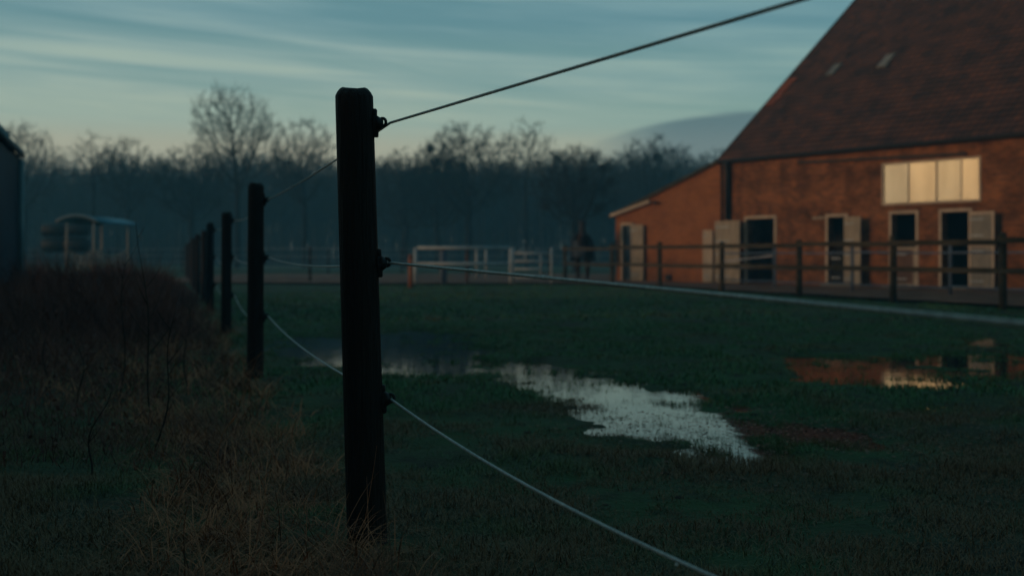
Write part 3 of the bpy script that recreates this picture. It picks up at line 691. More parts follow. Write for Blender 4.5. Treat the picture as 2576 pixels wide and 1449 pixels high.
# window
win = empty('window', (0, 0, 0)); win.parent = barn
nw = 4; xe = [WX0, s_of(2288), s_of(2356), s_of(2420), WX1]
for i in range(4):
    pn_ = MB().cbox(xe[i] + .02, xe[i + 1] - .02, -.012 - .004 * (i % 2), .02, WZ0 + .02, WZ1 - .02, .004).build('pane', M['poly'], win)
    pn_.rotation_euler = (0, 0, 0)
    bpn = pn_.data
    for v_ in bpn.vertices:
        if v_.co.y < 0: v_.co.y -= (.06, -.03, .035, -.05)[i] * (v_.co.x - xe[i] - .3)
for x in xe[1:-1]: MB().box(x - .02, x + .02, -.02, .03, WZ0 + .03, WZ1 - .03).build('mullion', M['mullion'], win)
mb = MB(); mb.box(WX0 - .04, WX0 + .02, -.03, .05, WZ0 - .04, WZ1 + .04).box(WX1 - .02, WX1 + .04, -.03, .05, WZ0 - .04, WZ1 + .04)
mb.box(WX0 + .022, WX1 - .022, -.028, .05, WZ1 - .02, WZ1 + .04).box(WX0 + .022, WX1 - .022, -.028, .05, WZ0 - .04, WZ0 + .02)
mb.build('window_frame', M['pale'], win)
# doors
def door_frame(h, parent, t=.085, m='pale'):
    a, b_, c, d = h; mb = MB()
    mb.cbox(a - t, a, -.025, .08, c, d + t, .008).cbox(b_, b_ + t, -.025, .08, c, d + t, .008).cbox(a, b_, -.023, .08, d, d + t, .008)
    return mb.build('door_frame', M[m], parent)
def leaf(x0, x1, z0, z1, parent, m='leaf', y=-.10, swing=0.0, frame=True, split=None, pm=None, hinge='L', label=None):
    """boarded door leaf with ledges; swing turns it about its hinge"""
    w = x1 - x0; mb = MB(); hx = x0 if hinge == 'L' else x1
    o = empty('door_leaf', (hx, y, 0), swing); o.parent = parent
    if label: o['label'] = label
    ox = 0 if hinge == 'L' else -w; nb = max(3, int(w / .13)); pieces = [(z0, z1)] if split is None else [(z0, split - .012), (split + .012, z1)]
    for za, zb in pieces:
        mb = MB()
        for i in range(nb): mb.cbox(ox + .01 + i * (w - .02) / nb, ox + .01 + (i + 1) * (w - .02) / nb - .004, -.02, .02, za, zb, .004)
        mb.build('boards', M[pm or m], o)
        if frame:
            mb = MB(); fw = .07
            mb.box(ox, ox + fw, -.036, -.0205, za, zb).box(ox + w - fw, ox + w, -.036, -.0205, za, zb)
            mb.box(ox + fw, ox + w - fw, -.034, -.0205, za, za + fw).box(ox + fw, ox + w - fw, -.034, -.0205, zb - fw, zb)
            mb.build('leaf_frame', M[m], o)
    for za, zb in pieces:
        for zz in (za + .2, zb - .2): MB().box(ox + .01, ox + w * .6, -.046, -.037, zz - .02, zz + .02).build('hinge', M['galv'], o)
    return o
for h in holes: door_frame(h, barn)
leaf(s_of(1806), s_of(1875), .10, z_of(1840, 556), barn, 'leaf', y=-.24, split=1.25, hinge='R', swing=R(-6))
leaf(s_of(2134), s_of(2186), .10, z_of(2160, 546), barn, 'leaf', y=-.16, split=1.22, swing=R(-14))
leaf(s_of(2446), s_of(2518), .10, z_of(2480, 533), barn, 'pale', y=-.14, split=1.3, swing=R(-9), pm='leaf_grey')
h = holes[2]; leaf(h[0] + .03, h[1] - .03, .12, 1.22, barn, 'leaf', y=.05, pm='brown_leaf', label='closed brown lower half door')
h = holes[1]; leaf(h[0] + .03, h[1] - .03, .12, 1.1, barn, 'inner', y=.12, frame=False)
leaf(s_of(1776), s_of(1800), .10, z_of(1788, 579), barn, 'pale', y=-.12, split=None)
MB().cbox(s_of(2045), s_of(2078), -.05, -.0, z_of(2060, 552), z_of(2060, 546), .01).build('door_rail', M['leaf'], barn)
for a, b_ in ((2228, 2312), (2355, 2445), (2075, 2190)):
    MB().cbox(s_of(a), s_of(b_), -.26, -.03, -.05, .13, .02).build('door_step', M['leaf_grey'], barn)
# annex
AX = s_of(1545); 
def atop(x): return 4.12 + (x - 0) * (4.12 - 2.48) / (0 - AX)
annex = empty('side_annex', (0, 0, 0)); annex.parent = barn
ah = (s_of(1566), s_of(1588), .09, z_of(1577, 567)); YA = .08
wall('annex_wall', AX, -.003, atop, [ah], M['brick_annex'], annex, y=YA)
mb = MB(); mb.add([(AX, YA, -.1), (AX, 9, -.1), (AX, 9, atop(AX)), (AX, YA, atop(AX))], [(3, 2, 1, 0)]); mb.add([(AX, 9, -.1), (-.003, 9, -.1), (-.003, 9, 4.12), (AX, 9, atop(AX))], [(3, 2, 1, 0)])
mb.build('annex_side_wall', M['brick_side'], annex)
mb = MB(); sl = (4.12 - 2.48) / -AX; a = (AX - .32, atop(AX - .32) + .02); b_ = (-.01, 4.15)
def rs_(y0, y1, dz0, dz1): return [(a[0], y0, a[1] + dz0), (b_[0], y0, b_[1] + dz0), (b_[0], y1, b_[1] + dz0), (a[0], y1, a[1] + dz0), (a[0], y0, a[1] + dz1), (b_[0], y0, b_[1] + dz1), (b_[0], y1, b_[1] + dz1), (a[0], y1, a[1] + dz1)]
BF = [(3, 2, 1, 0), (4, 5, 6, 7), (0, 1, 5, 4), (1, 2, 6, 5), (2, 3, 7, 6), (3, 0, 4, 7)]
mb.add(rs_(YA - .08, 9.1, 0.0, .07), BF); mb.build('annex_roof', M['tile'], annex)
mb = MB(); mb.add([(p[0], p[1], p[2]) for p in [(a[0], YA - .10, a[1] - .03), (b_[0], YA - .10, b_[1] - .03), (b_[0], YA - .082, b_[1] - .03), (a[0], YA - .082, a[1] - .03), (a[0], YA - .10, a[1] + .085), (b_[0], YA - .10, b_[1] + .085), (b_[0], YA - .082, b_[1] + .085), (a[0], YA - .082, a[1] + .085)]], BF)
mb.build('annex_verge', M['rail'], annex)
xa, xb = s_of(1543), s_of(1638)
mb = MB(); mb.beam((xa - .05, -.06, z_of(1543, 543)), (xb, -.06, z_of(1638, 507)), .12, .10); mb.build('pale_beam', M['pale'], annex)
mb = MB(); xl = s_of(1655); zl = z_of(1655, 511); mb.tube([(xl, YA - .001, zl), (xl, -.08, zl + .02), (xl, -.16, zl)], [.03, .05, .065], 10); mb.cbox(xl - .22, xl - .10, -.02, YA + .01, zl - .03, zl + .06, .01); mb.build('wall_lamp', M['lampm'], annex)
door_frame(ah, annex)
mb = MB(); mb.box(ah[0] + .01, ah[1] - .01, YA + .05, YA + .08, .1, ah[3] - .01); mb.build('door_pane', M['blueglass'], annex)
lf = leaf(s_of(1591), s_of(1622), .10, z_of(1600, 566), annex, 'leaf', y=-.05, split=None)
MB().cbox(s_of(1675), s_of(1686), -.04, YA + .01, .12, .32, .01).build('vent_box', M['lampm'], annex)
MB().box(AX + .05, -.05, 2.5, 2.6, -.1, 3.0).build('annex_partition', M['inner'], annex)

# ------------------------------------------------------------------ wooden rail fence before the barn
def rail_fence(name, pts, hp, rails, label, rp=.07, mp='rail', mr='rail', rw=(.05, .10), rr_=None, zoff=0.06, yo=0.0):
    o = empty(name, pts[0], 0, label, 'fence'); b0 = Vector(pts[0])
    for i, p in enumerate(pts):
        q = Vector(p) - b0; h = hp + random.uniform(-.03, .03)
        mb = MB(); mb.tube([q + Vector((0, 0, z)) for z in (-.2, .4, h - .03, h)], [rp * 1.04, rp, rp * .97, rp * .75], 12); mb.build('post', M[mp], o, True)
    for i in range(len(pts) - 1):
        a, b_ = Vector(pts[i]) - b0, Vector(pts[i + 1]) - b0
        d = (b_ - a).normalized(); n = Vector((d.y, -d.x, 0)) * (rp + .02)
        if n.y > 0: n = -n
        for z in rails:
            j1, j2 = random.uniform(-.02, .02), random.uniform(-.02, .02)
            mb = MB()
            if rr_: mb.tube([a + n + Vector((0, 0, z + j1)), (a + b_) / 2 + n + Vector((0, 0, z - .01)), b_ + n + Vector((0, 0, z + j2))], rr_, 8)
            else: mb.beam(a + n + Vector((0, 0, z + j1)) + d * .004, b_ + n + Vector((0, 0, z + j2)) - d * .004, rw[0], rw[1])
            mb.build('rail', M[mr], o)
    return o
tt = [-2.08, -.94, 0, 1.0, 1.98, 2.9, 3.72, 4.8, 5.8]
rail_fence('rail_fence', [tuple(rfp(t_)) for t_ in tt], 1.36, (1.22, .70), 'dark wooden post and rail fence in front of the barn')
# second, lighter fence closer to the wall
Mx = Matrix.Translation(C0) @ Matrix.Rotation(UA, 4, 'Z')
def bl(x, y): return tuple(Mx @ Vector((x, y, 0)))
rail_fence('yard_fence', [bl(s_of(1967) - .5, -2.2), bl(4.9, -3.0), bl(8.0, -3.6), bl(11.2, -4.2), bl(14.5, -4.8)], 1.30, (1.05, .62, .25), 'thin blue grey fence between the rail fence and the barn wall', rp=.04, mp='bluepost', mr='bluepost', rr_=.022)
mb = MB(); A = Vector(bl(1.2, -1.2)); B = Vector(bl(3.6, -1.6)); mb.beam(A + Vector((0, 0, .80)), B + Vector((0, 0, .98)), .006, .04); tag(mb.build('barrier_tape', M['tape']), 'pale tape slung across the black open stable door', 'tape')

# ------------------------------------------------------------------ metal gates and posts beyond the field
GY = 38.0; GS = F / GY
def gx(x): return (x - CX) / GS
def gzz(y): return CAM_H - (y - HY) / GS
def pipe_gate(name, x0, x1, ytop, rails, verts, label, m='galv', r=.035, cat='gate', foot=722):
    o = empty(name, (gx(x0), GY, 0), 0, label, cat); w = gx(x1) - gx(x0)
    for i, xx in enumerate((0, w)):
        mb = MB(); mb.tube([(xx, 0, gzz(foot) - .05), (xx, 0, gzz(ytop) - r)], r * 1.15, 10); mb.build('gate_post', M[m], o, True)
    for yr in rails:
        mb = MB(); mb.tube([(r, 0, gzz(yr)), (w - r, 0, gzz(yr))], r, 10); mb.build('rail', M[m], o, True)
    for xv, y0, y1 in verts:
        mb = MB(); mb.tube([(gx(xv) - gx(x0), 0, gzz(y1)), (gx(xv) - gx(x0), 0, gzz(y0) - .0)], r * .8, 8); mb.build('upright', M[m], o, True)
    return o
pipe_gate('metal_gate', 1045, 1285, 620, (624, 664), [(1199, 628, 700), (1223, 628, 700)], 'wide pale metal frame gate with two rails, left of the narrower gate', r=.052)
pipe_gate('metal_gate', 1291, 1387, 620, (637, 657, 677, 697), [(1322, 637, 657), (1360, 637, 697)], 'narrower metal gate with four close rails, right of the wide gate')
def apost(x, yb, yt, r, m, label, Y=None, name='yard_post'):
    Y = Y or CAM_H * F / (yb - HY); X = (x - CX) / F * Y; h = CAM_H - (yt - HY) / F * Y
    o = empty(name, (X, Y, 0), 0, label, 'post'); mb = MB(); mb.tube([(0, 0, -.1), (0, 0, h * .5), (0, 0, h - .03), (0, 0, h)], [r, r * .98, r * .95, r * .6], 12); mb.build('shaft', M[m], o, True)
    mb = MB(); mb.tube([(0, 0, h - .10), (0, 0, h - .06)], r * 1.12, 12); mb.build('collar', M['plastic'], o, True)
apost(1033, 727, 640, .07, 'orange', 'short orange post at the left end of the metal gate')
apost(1115, 722, 622, .13, 'bluepost', 'thick blue grey post behind the wide metal gate', Y=38.6)
M['rust'] = mat('rusty_post', (0.14, 0.07, 0.045), (0.09, 0.045, 0.03), 5, 0.8)
apost(1175, 722, 628, .05, 'rust', 'thin rusty post behind the wide metal gate', Y=38.5)
# far wire fence at the wood's edge
def wire_fence(x0, x1, Y, h, step, label, r=.05, wr=.006, nw=4, m='post_far'):
    o = empty('wire_fence', (x0, Y, 0), 0, label, 'fence'); n = int((x1 - x0) / step)
    for i in range(n + 1):
        mb = MB(); mb.tube([(i * step, 0, -.1), (i * step + random.uniform(-.03, .03), 0, h)], r, 8); mb.build('post', M[m], o, True)
    for k in range(nw):
        mb = MB(); mb.tube([(0, -.05, h * (k + 1) / nw - .05), (n * step, -.05, h * (k + 1) / nw - .05)], wr, 5); mb.build('wire', M['galv'], o)
wire_fence(-9, -3.6, 40, 1.3, 1.9, 'low wire fence left of the metal gates, behind the field')
wire_fence(-30, 30, 62, 1.4, 4.0, 'long faint wire fence along the foot of the wood', wr=.008)

# ------------------------------------------------------------------ hay feeder with curved roof
FY = 44.0; fs_ = F / FY
fo = Vector(((205 - CX) / fs_, FY, 0)); fd = empty('hay_feeder', fo, 0, 'round topped hay feeder with blue roof and pale slatted sides, at left', 'hay feeder')
def fx_(x): return (x - CX) / fs_ - fo.x
def fz_(y): return CAM_H - (y - HY) / fs_
A0 = Vector((fx_(143), 0, 0)); A1 = Vector((fx_(242), 0.25, 0)); AD = Vector((1.09, 1.5, 0))
ze, za = fz_(560), fz_(544)
def arc(k, lift=0.0): f = k / 14; p = A0.lerp(A1, f); p.z = ze + (za - ze) * math.sin(math.pi * f) ** .8 + lift; return p
mb = MB(); vs = []; 
for off in (0, 1):
    for k in range(15): p = arc(k) + AD * off; p.z -= .10 * off; vs.append(p)
for off in (0, 1):
    for k in range(15): p = arc(k, .04) + AD * off; p.z -= .10 * off; vs.append(p)
fq = []
for k in range(14): fq += [(k, k + 1, 15 + k + 1, 15 + k), (30 + k, 45 + k, 45 + k + 1, 30 + k + 1), (k, 30 + k, 31 + k, k + 1), (15 + k, 16 + k, 46 + k, 45 + k)]
mb.add(vs, fq); mb.build('roof', M['tarp'], fd, True)
mb = MB(); mb.tube([arc(k, .02) - AD.normalized() * .03 for k in range(15)], .055, 8); mb.build('roof_rim', M['arch'], fd, True)
def fpost(x, y0, y1, dy, r=.034):
    mb = MB(); x = CX + (x - CX) * (FY + dy) / FY; mb.tube([(fx_(x), dy, .05), (fx_(x), dy, fz_(y0 + 70)), (fx_(x), dy, fz_(y0))], [r * 1.7, r * 1.3, r], 8); mb.build('corner_post', M['feeder'], fd, True)
fpost(168, 560, 690, 0); fpost(236, 560, 690, .2); fpost(256, 556, 690, 1.5); fpost(322, 562, 690, 1.6)
def panel(x0, x1, dy0, dy1, n):
    mb = MB(); x0 = CX + (x0 - CX) * (FY + dy0) / FY; x1 = CX + (x1 - CX) * (FY + dy1) / FY
    for k in range(n + 1):
        f = k / n; x = fx_(x0) + (fx_(x1) - fx_(x0)) * f; y = dy0 + (dy1 - dy0) * f; zt = fz_(632) - .22 * math.sin(math.pi * f)
        mb.tube([(x, y, .12), (x, y, zt)], .022, 6)
    for z in (.12, .45): mb.tube([(fx_(x0), dy0, z), (fx_(x1), dy1, z)], .028, 6)
    mb.tube([(fx_(x0) + (fx_(x1) - fx_(x0)) * k / 8, dy0 + (dy1 - dy0) * k / 8, fz_(628) - .25 * math.sin(math.pi * k / 8)) for k in range(9)], .028, 6)
    mb.build('slatted_side', M['feeder'], fd, True)
panel(168, 236, 0, .2, 7); panel(236, 322, .2, 1.6, 9); panel(168, 256, 0, 1.5, 8)
# hay heap inside
def heap(name, cx, cy, rx, ry, h, m, parent=None, seed=0, z0=0):
    mb = MB(); n = 22; rows = 8; vs = []
    for i in range(rows + 1):
        f = i / rows; rr = math.cos(f * math.pi / 2) ** .7
        for j in range(n):
            a = 2 * math.pi * j / n; k = 1 + .10 * math.sin(3 * a + seed) + .05 * math.sin(7 * a + f * 9)
            vs.append((cx + rx * rr * k * math.cos(a), cy + ry * rr * k * math.sin(a), z0 + h * math.sin(f * math.pi / 2)))
    fs = [(i * n + j, i * n + (j + 1) % n, (i + 1) * n + (j + 1) % n, (i + 1) * n + j) for i in range(rows) for j in range(n)]
    mb.add(vs, fs); return mb.build(name, m, parent, True)
hh = heap('hay_heap', fo.x + fx_(240), fo.y + .8, .7, .45, .62, M['hay'], None, 2, .12); tag(hh, 'low heap of hay inside the slatted feeder', 'hay')
# wrapped bales behind it
for i, (x, s) in enumerate(((140, .8), (192, .75))):
    Yb = 56; bx = (x - CX) / F * Yb; o = empty('wrapped_bale', (bx, Yb, 0), 0, ('pale wrapped round bale, left of the two behind the feeder', 'pale wrapped round bale, right of the two behind the feeder roof')[i], 'bale', 'wrapped bales behind the feeder')
    for lv in range(1): 
        mb = MB(); r = .42 * s; zc = CAM_H + (646 - 578) / F * Yb
        mb.tube([(-.6, 0, zc), (-.56, 0, zc), (.56, 0, zc), (.6, 0, zc)], [r * .9, r, r, r * .9], 24); mb.build('bale', M['bale'], o, True)
        mb = MB(); mb.tube([(-.6, 0, zc - .74), (-.56, 0, zc - .74), (.56, 0, zc - .74), (.6, 0, zc - .74)], [.32, .36, .36, .32], 24); mb.build('lower_bale', M['bale'], o, True)

# ------------------------------------------------------------------ blue clad shed at the left edge
SY = 20.0; sx = (42 - CX) / F * SY; sdv = Vector((.334, -1, 0)).normalized()
shed = empty('metal_shed', (sx, SY, 0), math.atan2(sdv.y, sdv.x), 'dark blue metal clad shed with ribbed roof, cut by the left edge', 'shed')
SH = CAM_H + (646 - 392) / F * SY; SLN = 5.5; SW = 4.2
# local x runs towards the viewer, local -y is the far-left side
mb = MB(); nrib = 38; vs = []; fs = []
def ribbed(p0, p1, z0, z1, n, dep, out):
    vs = []; k = len(mb.v); p0, p1, out = Vector(p0), Vector(p1), Vector(out)
    for i in range(n * 4 + 1):
        f = i / (n * 4); o_ = dep if i % 4 in (1, 2) else 0; p = p0.lerp(p1, f) + out * o_
        vs += [(p.x, p.y, z0), (p.x, p.y, z1)]
    mb.add(vs, [(2 * i, 2 * i + 2, 2 * i + 3, 2 * i + 1) for i in range(n * 4)])
ribbed((0, 0), (SLN, 0), -.1, SH, 30, .035, (0, 1)) if False else None
def V3(p): return Vector((p[0], p[1], 0))
ribbed((0, 0, 0), (SLN, 0, 0), -.1, SH, 30, .035, (0, 1, 0)); ribbed((0, -SW, 0), (0, 0, 0), -.1, SH, 22, .035, (-1, 0, 0)); ribbed((SLN, -SW, 0), (SLN, 0, 0), -.1, SH, 22, .035, (1, 0, 0)); ribbed((0, -SW, 0), (SLN, -SW, 0), -.1, SH, 30, .035, (0, -1, 0))
mb.build('cladding', M['shed'], shed)
mb = MB(); mb.box(-.02, .10, -.02, .055, -.1, SH - .01); mb.build('corner_trim', M['arch'], shed)
mb = MB(); mb.tube([(.42, .11, -.05), (.42, .11, SH - .1)], .05, 8); mb.build('downpipe', M['shed_roof'], shed, True)
mb = MB(); mb.tube([(-.08, .10, SH + .0), (SLN, .10, SH + .0)], .035, 8); mb.build('gutter', M['pipe'], shed, True)
mb = MB(); n = 40; vs = []
for i in range(n * 4 + 1):
    x = -.08 + (SLN + .3) * i / (n * 4); u = .03 * math.sin(i * math.pi / 2 * .5 * 2)
    vs += [(x, .12, SH + .05 + u), (x, -SW / 2, SH + .62 + u), (x, -SW - .22, SH + .06 + u)]
fs = []
for i in range(n * 4): fs += [(3 * i, 3 * i + 3, 3 * i + 4, 3 * i + 1), (3 * i + 1, 3 * i + 4, 3 * i + 5, 3 * i + 2)]
mb.add(vs, fs); mb.build('roof', M['shed_roof'], shed)
mb = MB(); mb.add([(-.02, 0, SH), (-.02, -SW, SH), (-.02, -SW / 2, SH + .60), (SLN + .02, 0, SH), (SLN + .02, -SW, SH), (SLN + .02, -SW / 2, SH + .60)], [(0, 1, 2), (5, 4, 3)]); mb.build('gable_panel', M['shed'], shed)
mb = MB()
for xv in (.05, .75, 1.5, 2.3): mb.cbox(xv, xv + .42, -.55, -.10, SH + .10, SH + .40, .03)
mb.build('roof_vents', M['shed_roof'], shed)

# ------------------------------------------------------------------ horse in a dark rug
def skin_obj(name, verts, edges, radii, m, parent, root=0, sub=2):
    me = bpy.data.meshes.new(name); me.from_pydata(verts, edges, []); me.update()
    o = bpy.data.objects.new(name, me); COL.objects.link(o); o.parent = parent; me.materials.append(m)
    sm = o.modifiers.new('skin', 'SKIN'); sm.use_smooth_shade = True
    for i, r in enumerate(radii):
        sv = me.skin_vertices[0].data[i]; sv.radius = r if isinstance(r, tuple) else (r, r); sv.use_root = (i == root)
    ss = o.modifiers.new('sub', 'SUBSURF'); ss.levels = sub; ss.render_levels = sub
    return o
HY_ = 42.2; horse = empty('horse', ((1466 - CX) / F * HY_, HY_, .085), R(-97), 'brown horse in a dark rug standing behind the rail fence, head raised', 'horse')
horse.scale = (1.05, 1.15, 1.07)   # local +x is forward
hv = [(-.55, 0, 1.22), (-.25, 0, 1.20), (.10, 0, 1.18), (.45, 0, 1.22), (.70, 0, 1.38), (.86, .02, 1.62), (.95, .04, 1.84),          # 0..6 pelvis..poll
      (1.10, .05, 1.78), (1.28, .06, 1.58), (1.36, .07, 1.46),                                                                # 7 brow 8 nose 9 muzzle
      (.93, -.03, 1.97), (.92, -.07, 2.06), (.93, .11, 1.97), (.92, .15, 2.06),                                               # ears
      (-.72, 0, 1.20), (-.86, 0, .95), (-.88, 0, .60)]                                                                        # tail
he = [(0, 1), (1, 2), (2, 3), (3, 4), (4, 5), (5, 6), (6, 7), (7, 8), (8, 9), (6, 10), (10, 11), (6, 12), (12, 13), (0, 14), (14, 15), (15, 16)]
hr = [(.27, .27), (.27, .29), (.27, .30), (.24, .29), (.16, .21), (.11, .16), (.09, .13), (.10, .12), (.07, .085), (.058, .06), .035, .015, .035, .015, .06, .05, .03]
def leg(pts, rad, at):
    k = len(hv); hv.extend(pts); hr.extend(rad); he.append((at, k)); he.extend((k + i, k + i + 1) for i in range(len(pts) - 1))
for s in (1, -1):
    leg([(.50, .17 * s, .95), (.50, .16 * s, .52), (.51, .15 * s, .16), (.56, .15 * s, .05)], [.10, .052, .036, .055], 3)
    leg([(-.50, .17 * s, .98), (-.42, .17 * s, .80), (-.68, .16 * s, .50), (-.62, .15 * s, .14), (-.57, .15 * s, .04)], [.14, .11, .05, .038, .055], 0)
skin_obj('body', hv, he, hr, M['coat'], horse)
# mane
mb = MB(); mb.tube([(.60, -.02, 1.62), (.74, -.02, 1.80), (.86, .0, 1.97), (.98, .03, 2.0), (1.08, .05, 1.88)], [.03, .05, .045, .04, .02], 8); mb.build('mane', M['mane'], horse, True)
# rug: a fitted shell over back, flanks and chest, hanging below the belly line
mb = MB(); sec = [(-.86, .16, .95, 1.30), (-.78, .29, .72, 1.50), (-.5, .34, .66, 1.56), (-.1, .36, .64, 1.53), (.3, .35, .66, 1.55), (.55, .33, .70, 1.62), (.72, .26, .80, 1.60)]
n = 16; vs = []
for x, w, zb, zt in sec:
    for j in range(n + 1):
        a = -math.pi / 2 - .0 + 0; f = j / n; th = math.pi * (f * 1.30 - .15)
        y = w * math.cos(th); z = (zt - .34) + .34 * math.sin(th) if 0 <= th <= math.pi else None
        if z is None: y = w * (1 if th < 0 else -1) * 1.02; z = (zt - .34) - ((-th if th < 0 else th - math.pi) / (.15 * math.pi)) * (zt - .34 - zb)
        vs.append((x, y, z))
fs = [(i * (n + 1) + j, i * (n + 1) + j + 1, (i + 1) * (n + 1) + j + 1, (i + 1) * (n + 1) + j) for i in range(len(sec) - 1) for j in range(n)]
mb.add(vs, fs); o = mb.build('rug', M['rug'], horse, True); md = o.modifiers.new('t', 'SOLIDIFY'); md.thickness = .02; md.offset = 1
mb = MB(); mb.cbox(.70, .76, -.26, .14, .78, 1.36, .03); mb.build('rug_chest_flap', M['rugfront'], horse, True)

# ------------------------------------------------------------------ bare trees
from mathutils.kdtree import KDTree
def make_tree(seed, H, W, base, nA, step=.34, fork=.45, lobes=5, tw=3, top=1.0):
    """bare tree grown towards points spread through a lobed crown"""
    g = np.random.default_rng(seed); rnd = random.Random(seed)
    cz = (base + 1) / 2 * H; rz = (1 - base) / 2 * H
    lob = [(g.normal(0, .34) * W, g.normal(0, .34) * W, cz + g.uniform(-.55, .62) * rz, W * g.uniform(.38, .62)) for _ in range(lobes)]
    A = []
    while len(A) < nA:
        if g.random() < .55:
            v = g.normal(size=3); v /= np.linalg.norm(v); rr = g.random() ** .38
            p = np.array([v[0] * W * rr, v[1] * W * rr, cz + v[2] * rz * rr])
        else:
            l = lob[g.integers(lobes)]; v = g.normal(size=3); v /= np.linalg.norm(v); rr = g.random() ** .4 * l[3]
            p = np.array([l[0] + v[0] * rr, l[1] + v[1] * rr, min(l[2] + v[2] * rr * .8, H)])
        if p[2] > base * H: A.append(p)
    A = np.array(A); N_ = [np.array([0, 0, -.3])]; par = [-1]; z = 0; xo = 0; yo = 0
    while z < H * fork:
        z += step; xo += g.normal(0, .035); yo += g.normal(0, .035); N_.append(np.array([xo, yo, z])); par.append(len(N_) - 2)
    near = np.zeros(len(A), int); dist = np.full(len(A), 1e9)
    for i, p in enumerate(N_):
        d = np.linalg.norm(A - p, axis=1); m = d < dist; near[m] = i; dist[m] = d[m]
    for it in range(70):
        if len(A) < 6: break
        act = {}
        un, inv = np.unique(near, return_inverse=True); P = np.array(N_)[near]; D = A - P; D /= np.linalg.norm(D, axis=1)[:, None] + 1e-9
        S = np.zeros((len(un), 3)); np.add.at(S, inv, D); new = []
        for u, s_ in zip(un, S):
            n_ = np.linalg.norm(s_)
            if n_ < .05: s_ = g.normal(size=3); n_ = np.linalg.norm(s_)
            d = s_ / n_ + g.normal(0, .09, 3) + np.array([0, 0, .10]); d /= np.linalg.norm(d)
            q = N_[u] + d * step; N_.append(q); par.append(int(u)); new.append(len(N_) - 1)
        for i in new:
            d = np.linalg.norm(A - N_[i], axis=1); m = d < dist; near[m] = i; dist[m] = d[m]
        k = dist > step * 1.15; A = A[k]; near = near[k]; dist = dist[k]
        if len(N_) > 6500: break
    P = np.array(N_); par = np.array(par); n = len(P)
    rp = np.zeros(n); kids = np.zeros(n, int)
    for i in range(n - 1, 0, -1):
        if kids[i] == 0: rp[i] = .013 ** 2.05
        rp[par[i]] += rp[i]; kids[par[i]] += 1
    rad = rp ** (1 / 2.05); rad *= min(1.0, (H * .022) / rad[0]) if rad[0] > H * .022 else 1; rad = np.maximum(rad, .013)
    # fine twigs
    tn = np.nonzero(rad < .034)[0]; sel = np.repeat(tn, tw); k = len(sel); dirp = P[sel] - P[par[sel]]; dirp /= np.linalg.norm(dirp, axis=1)[:, None] + 1e-9
    dv = dirp + g.normal(0, .55, (k, 3)) + np.array([0, 0, .25]); dv /= np.linalg.norm(dv, axis=1)[:, None]; ln = g.uniform(.25, .75, k)[:, None]
    a_t = P[sel]; m_t = a_t + dv * ln * .5; dv2 = dv + g.normal(0, .3, (k, 3)); dv2 /= np.linalg.norm(dv2, axis=1)[:, None]; b_t = m_t + dv2 * ln * .5
    def prisms(a, b_, ra, rb, ns):
        d = b_ - a; d /= np.linalg.norm(d, axis=1)[:, None] + 1e-9; ref = np.where(np.abs(d[:, 2:3]) > .9, [[1., 0, 0]], [[0, 0, 1.]])
        u = np.cross(d, ref); u /= np.linalg.norm(u, axis=1)[:, None]; v = np.cross(d, u); V = []
        for j in range(ns):
            t_ = 2 * math.pi * j / ns; o_ = u * math.cos(t_) + v * math.sin(t_); V += [a + o_ * ra[:, None], b_ + o_ * rb[:, None]]
        V = np.stack(V, 1).reshape(-1, 3); base_ = (np.arange(len(a)) * 2 * ns)[:, None]; Q = []
        for j in range(ns): k_ = (j + 1) % ns; Q.append(base_ + np.array([[2 * j, 2 * k_, 2 * k_ + 1, 2 * j + 1]]))
        return V, np.concatenate(Q)
    e = np.arange(1, n); ra = rad[par[e]]; rb = rad[e]; ra = np.minimum(ra, rb * 1.6); big = rb > .045
    VT, QT = prisms(P[par[e[big]]], P[e[big]], ra[big], rb[big], 7)
    V1, Q1 = prisms(P[par[e[~big]]], P[e[~big]], ra[~big], rb[~big], 3)
    V2, Q2 = prisms(a_t, m_t, np.full(k, .008), np.full(k, .007), 3); V3, Q3 = prisms(m_t, b_t, np.full(k, .007), np.full(k, .004), 3)
    VC = np.concatenate([V1, V2, V3]); QC = np.concatenate([Q1, Q2 + len(V1), Q3 + len(V1) + len(V2)])
    return (VT, QT), (VC, QC)
def proto(seed, H, W, base, nA, **k):
    (VT, QT), (VC, QC) = make_tree(seed, H, W, base, nA, **k)
    o = empty('bare_tree', (0, 0, 0)); link_mesh('trunk', np_mesh('trunk', VT, quads=QT), M['bark'], o); link_mesh('crown', np_mesh('crown', VC, quads=QC), M['twig'], o); return o
PR = [proto(5, 14.5, 4.2, .40, 1500, fork=.44, tw=5), proto(12, 12.5, 3.2, .42, 900, fork=.42, tw=8), proto(23, 12.0, 4.0, .34, 1200, fork=.36, tw=10),
      proto(31, 13.5, 2.5, .56, 320, fork=.56, tw=5), proto(47, 11.0, 3.2, .28, 950, fork=.34, tw=10)]
usedp = [False] * 5
def tree(pi, xd, ytop, Y, label, wscale=1.0, rz=None, group=None):
    H = (HY - ytop) / F * Y + CAM_H; p = PR[pi]
    if not usedp[pi]: o = p; usedp[pi] = True
    else: o = copy_tree(p)
    ht = p_ht[pi]; o.location = ((xd - CX) / F * Y, Y, 0); s_ = H / ht; o.scale = (s_ * wscale, s_ * wscale, s_); o.rotation_euler = (0, 0, random.random() * 6.28 if rz is None else rz)
    tag(o, label, 'tree', group or 'bare trees of the wood')
    return o
p_ht = []
for p in PR:
    mz = 0
    for ch in p.children:
        a = np.empty(len(ch.data.vertices) * 3, np.float32); ch.data.vertices.foreach_get('co', a); mz = max(mz, float(a[2::3].max()))
    p_ht.append(mz)
tree(0, 597, 205, 84, 'tallest bare tree with a wide round crown, left of the nearest post', .84, 1.9)
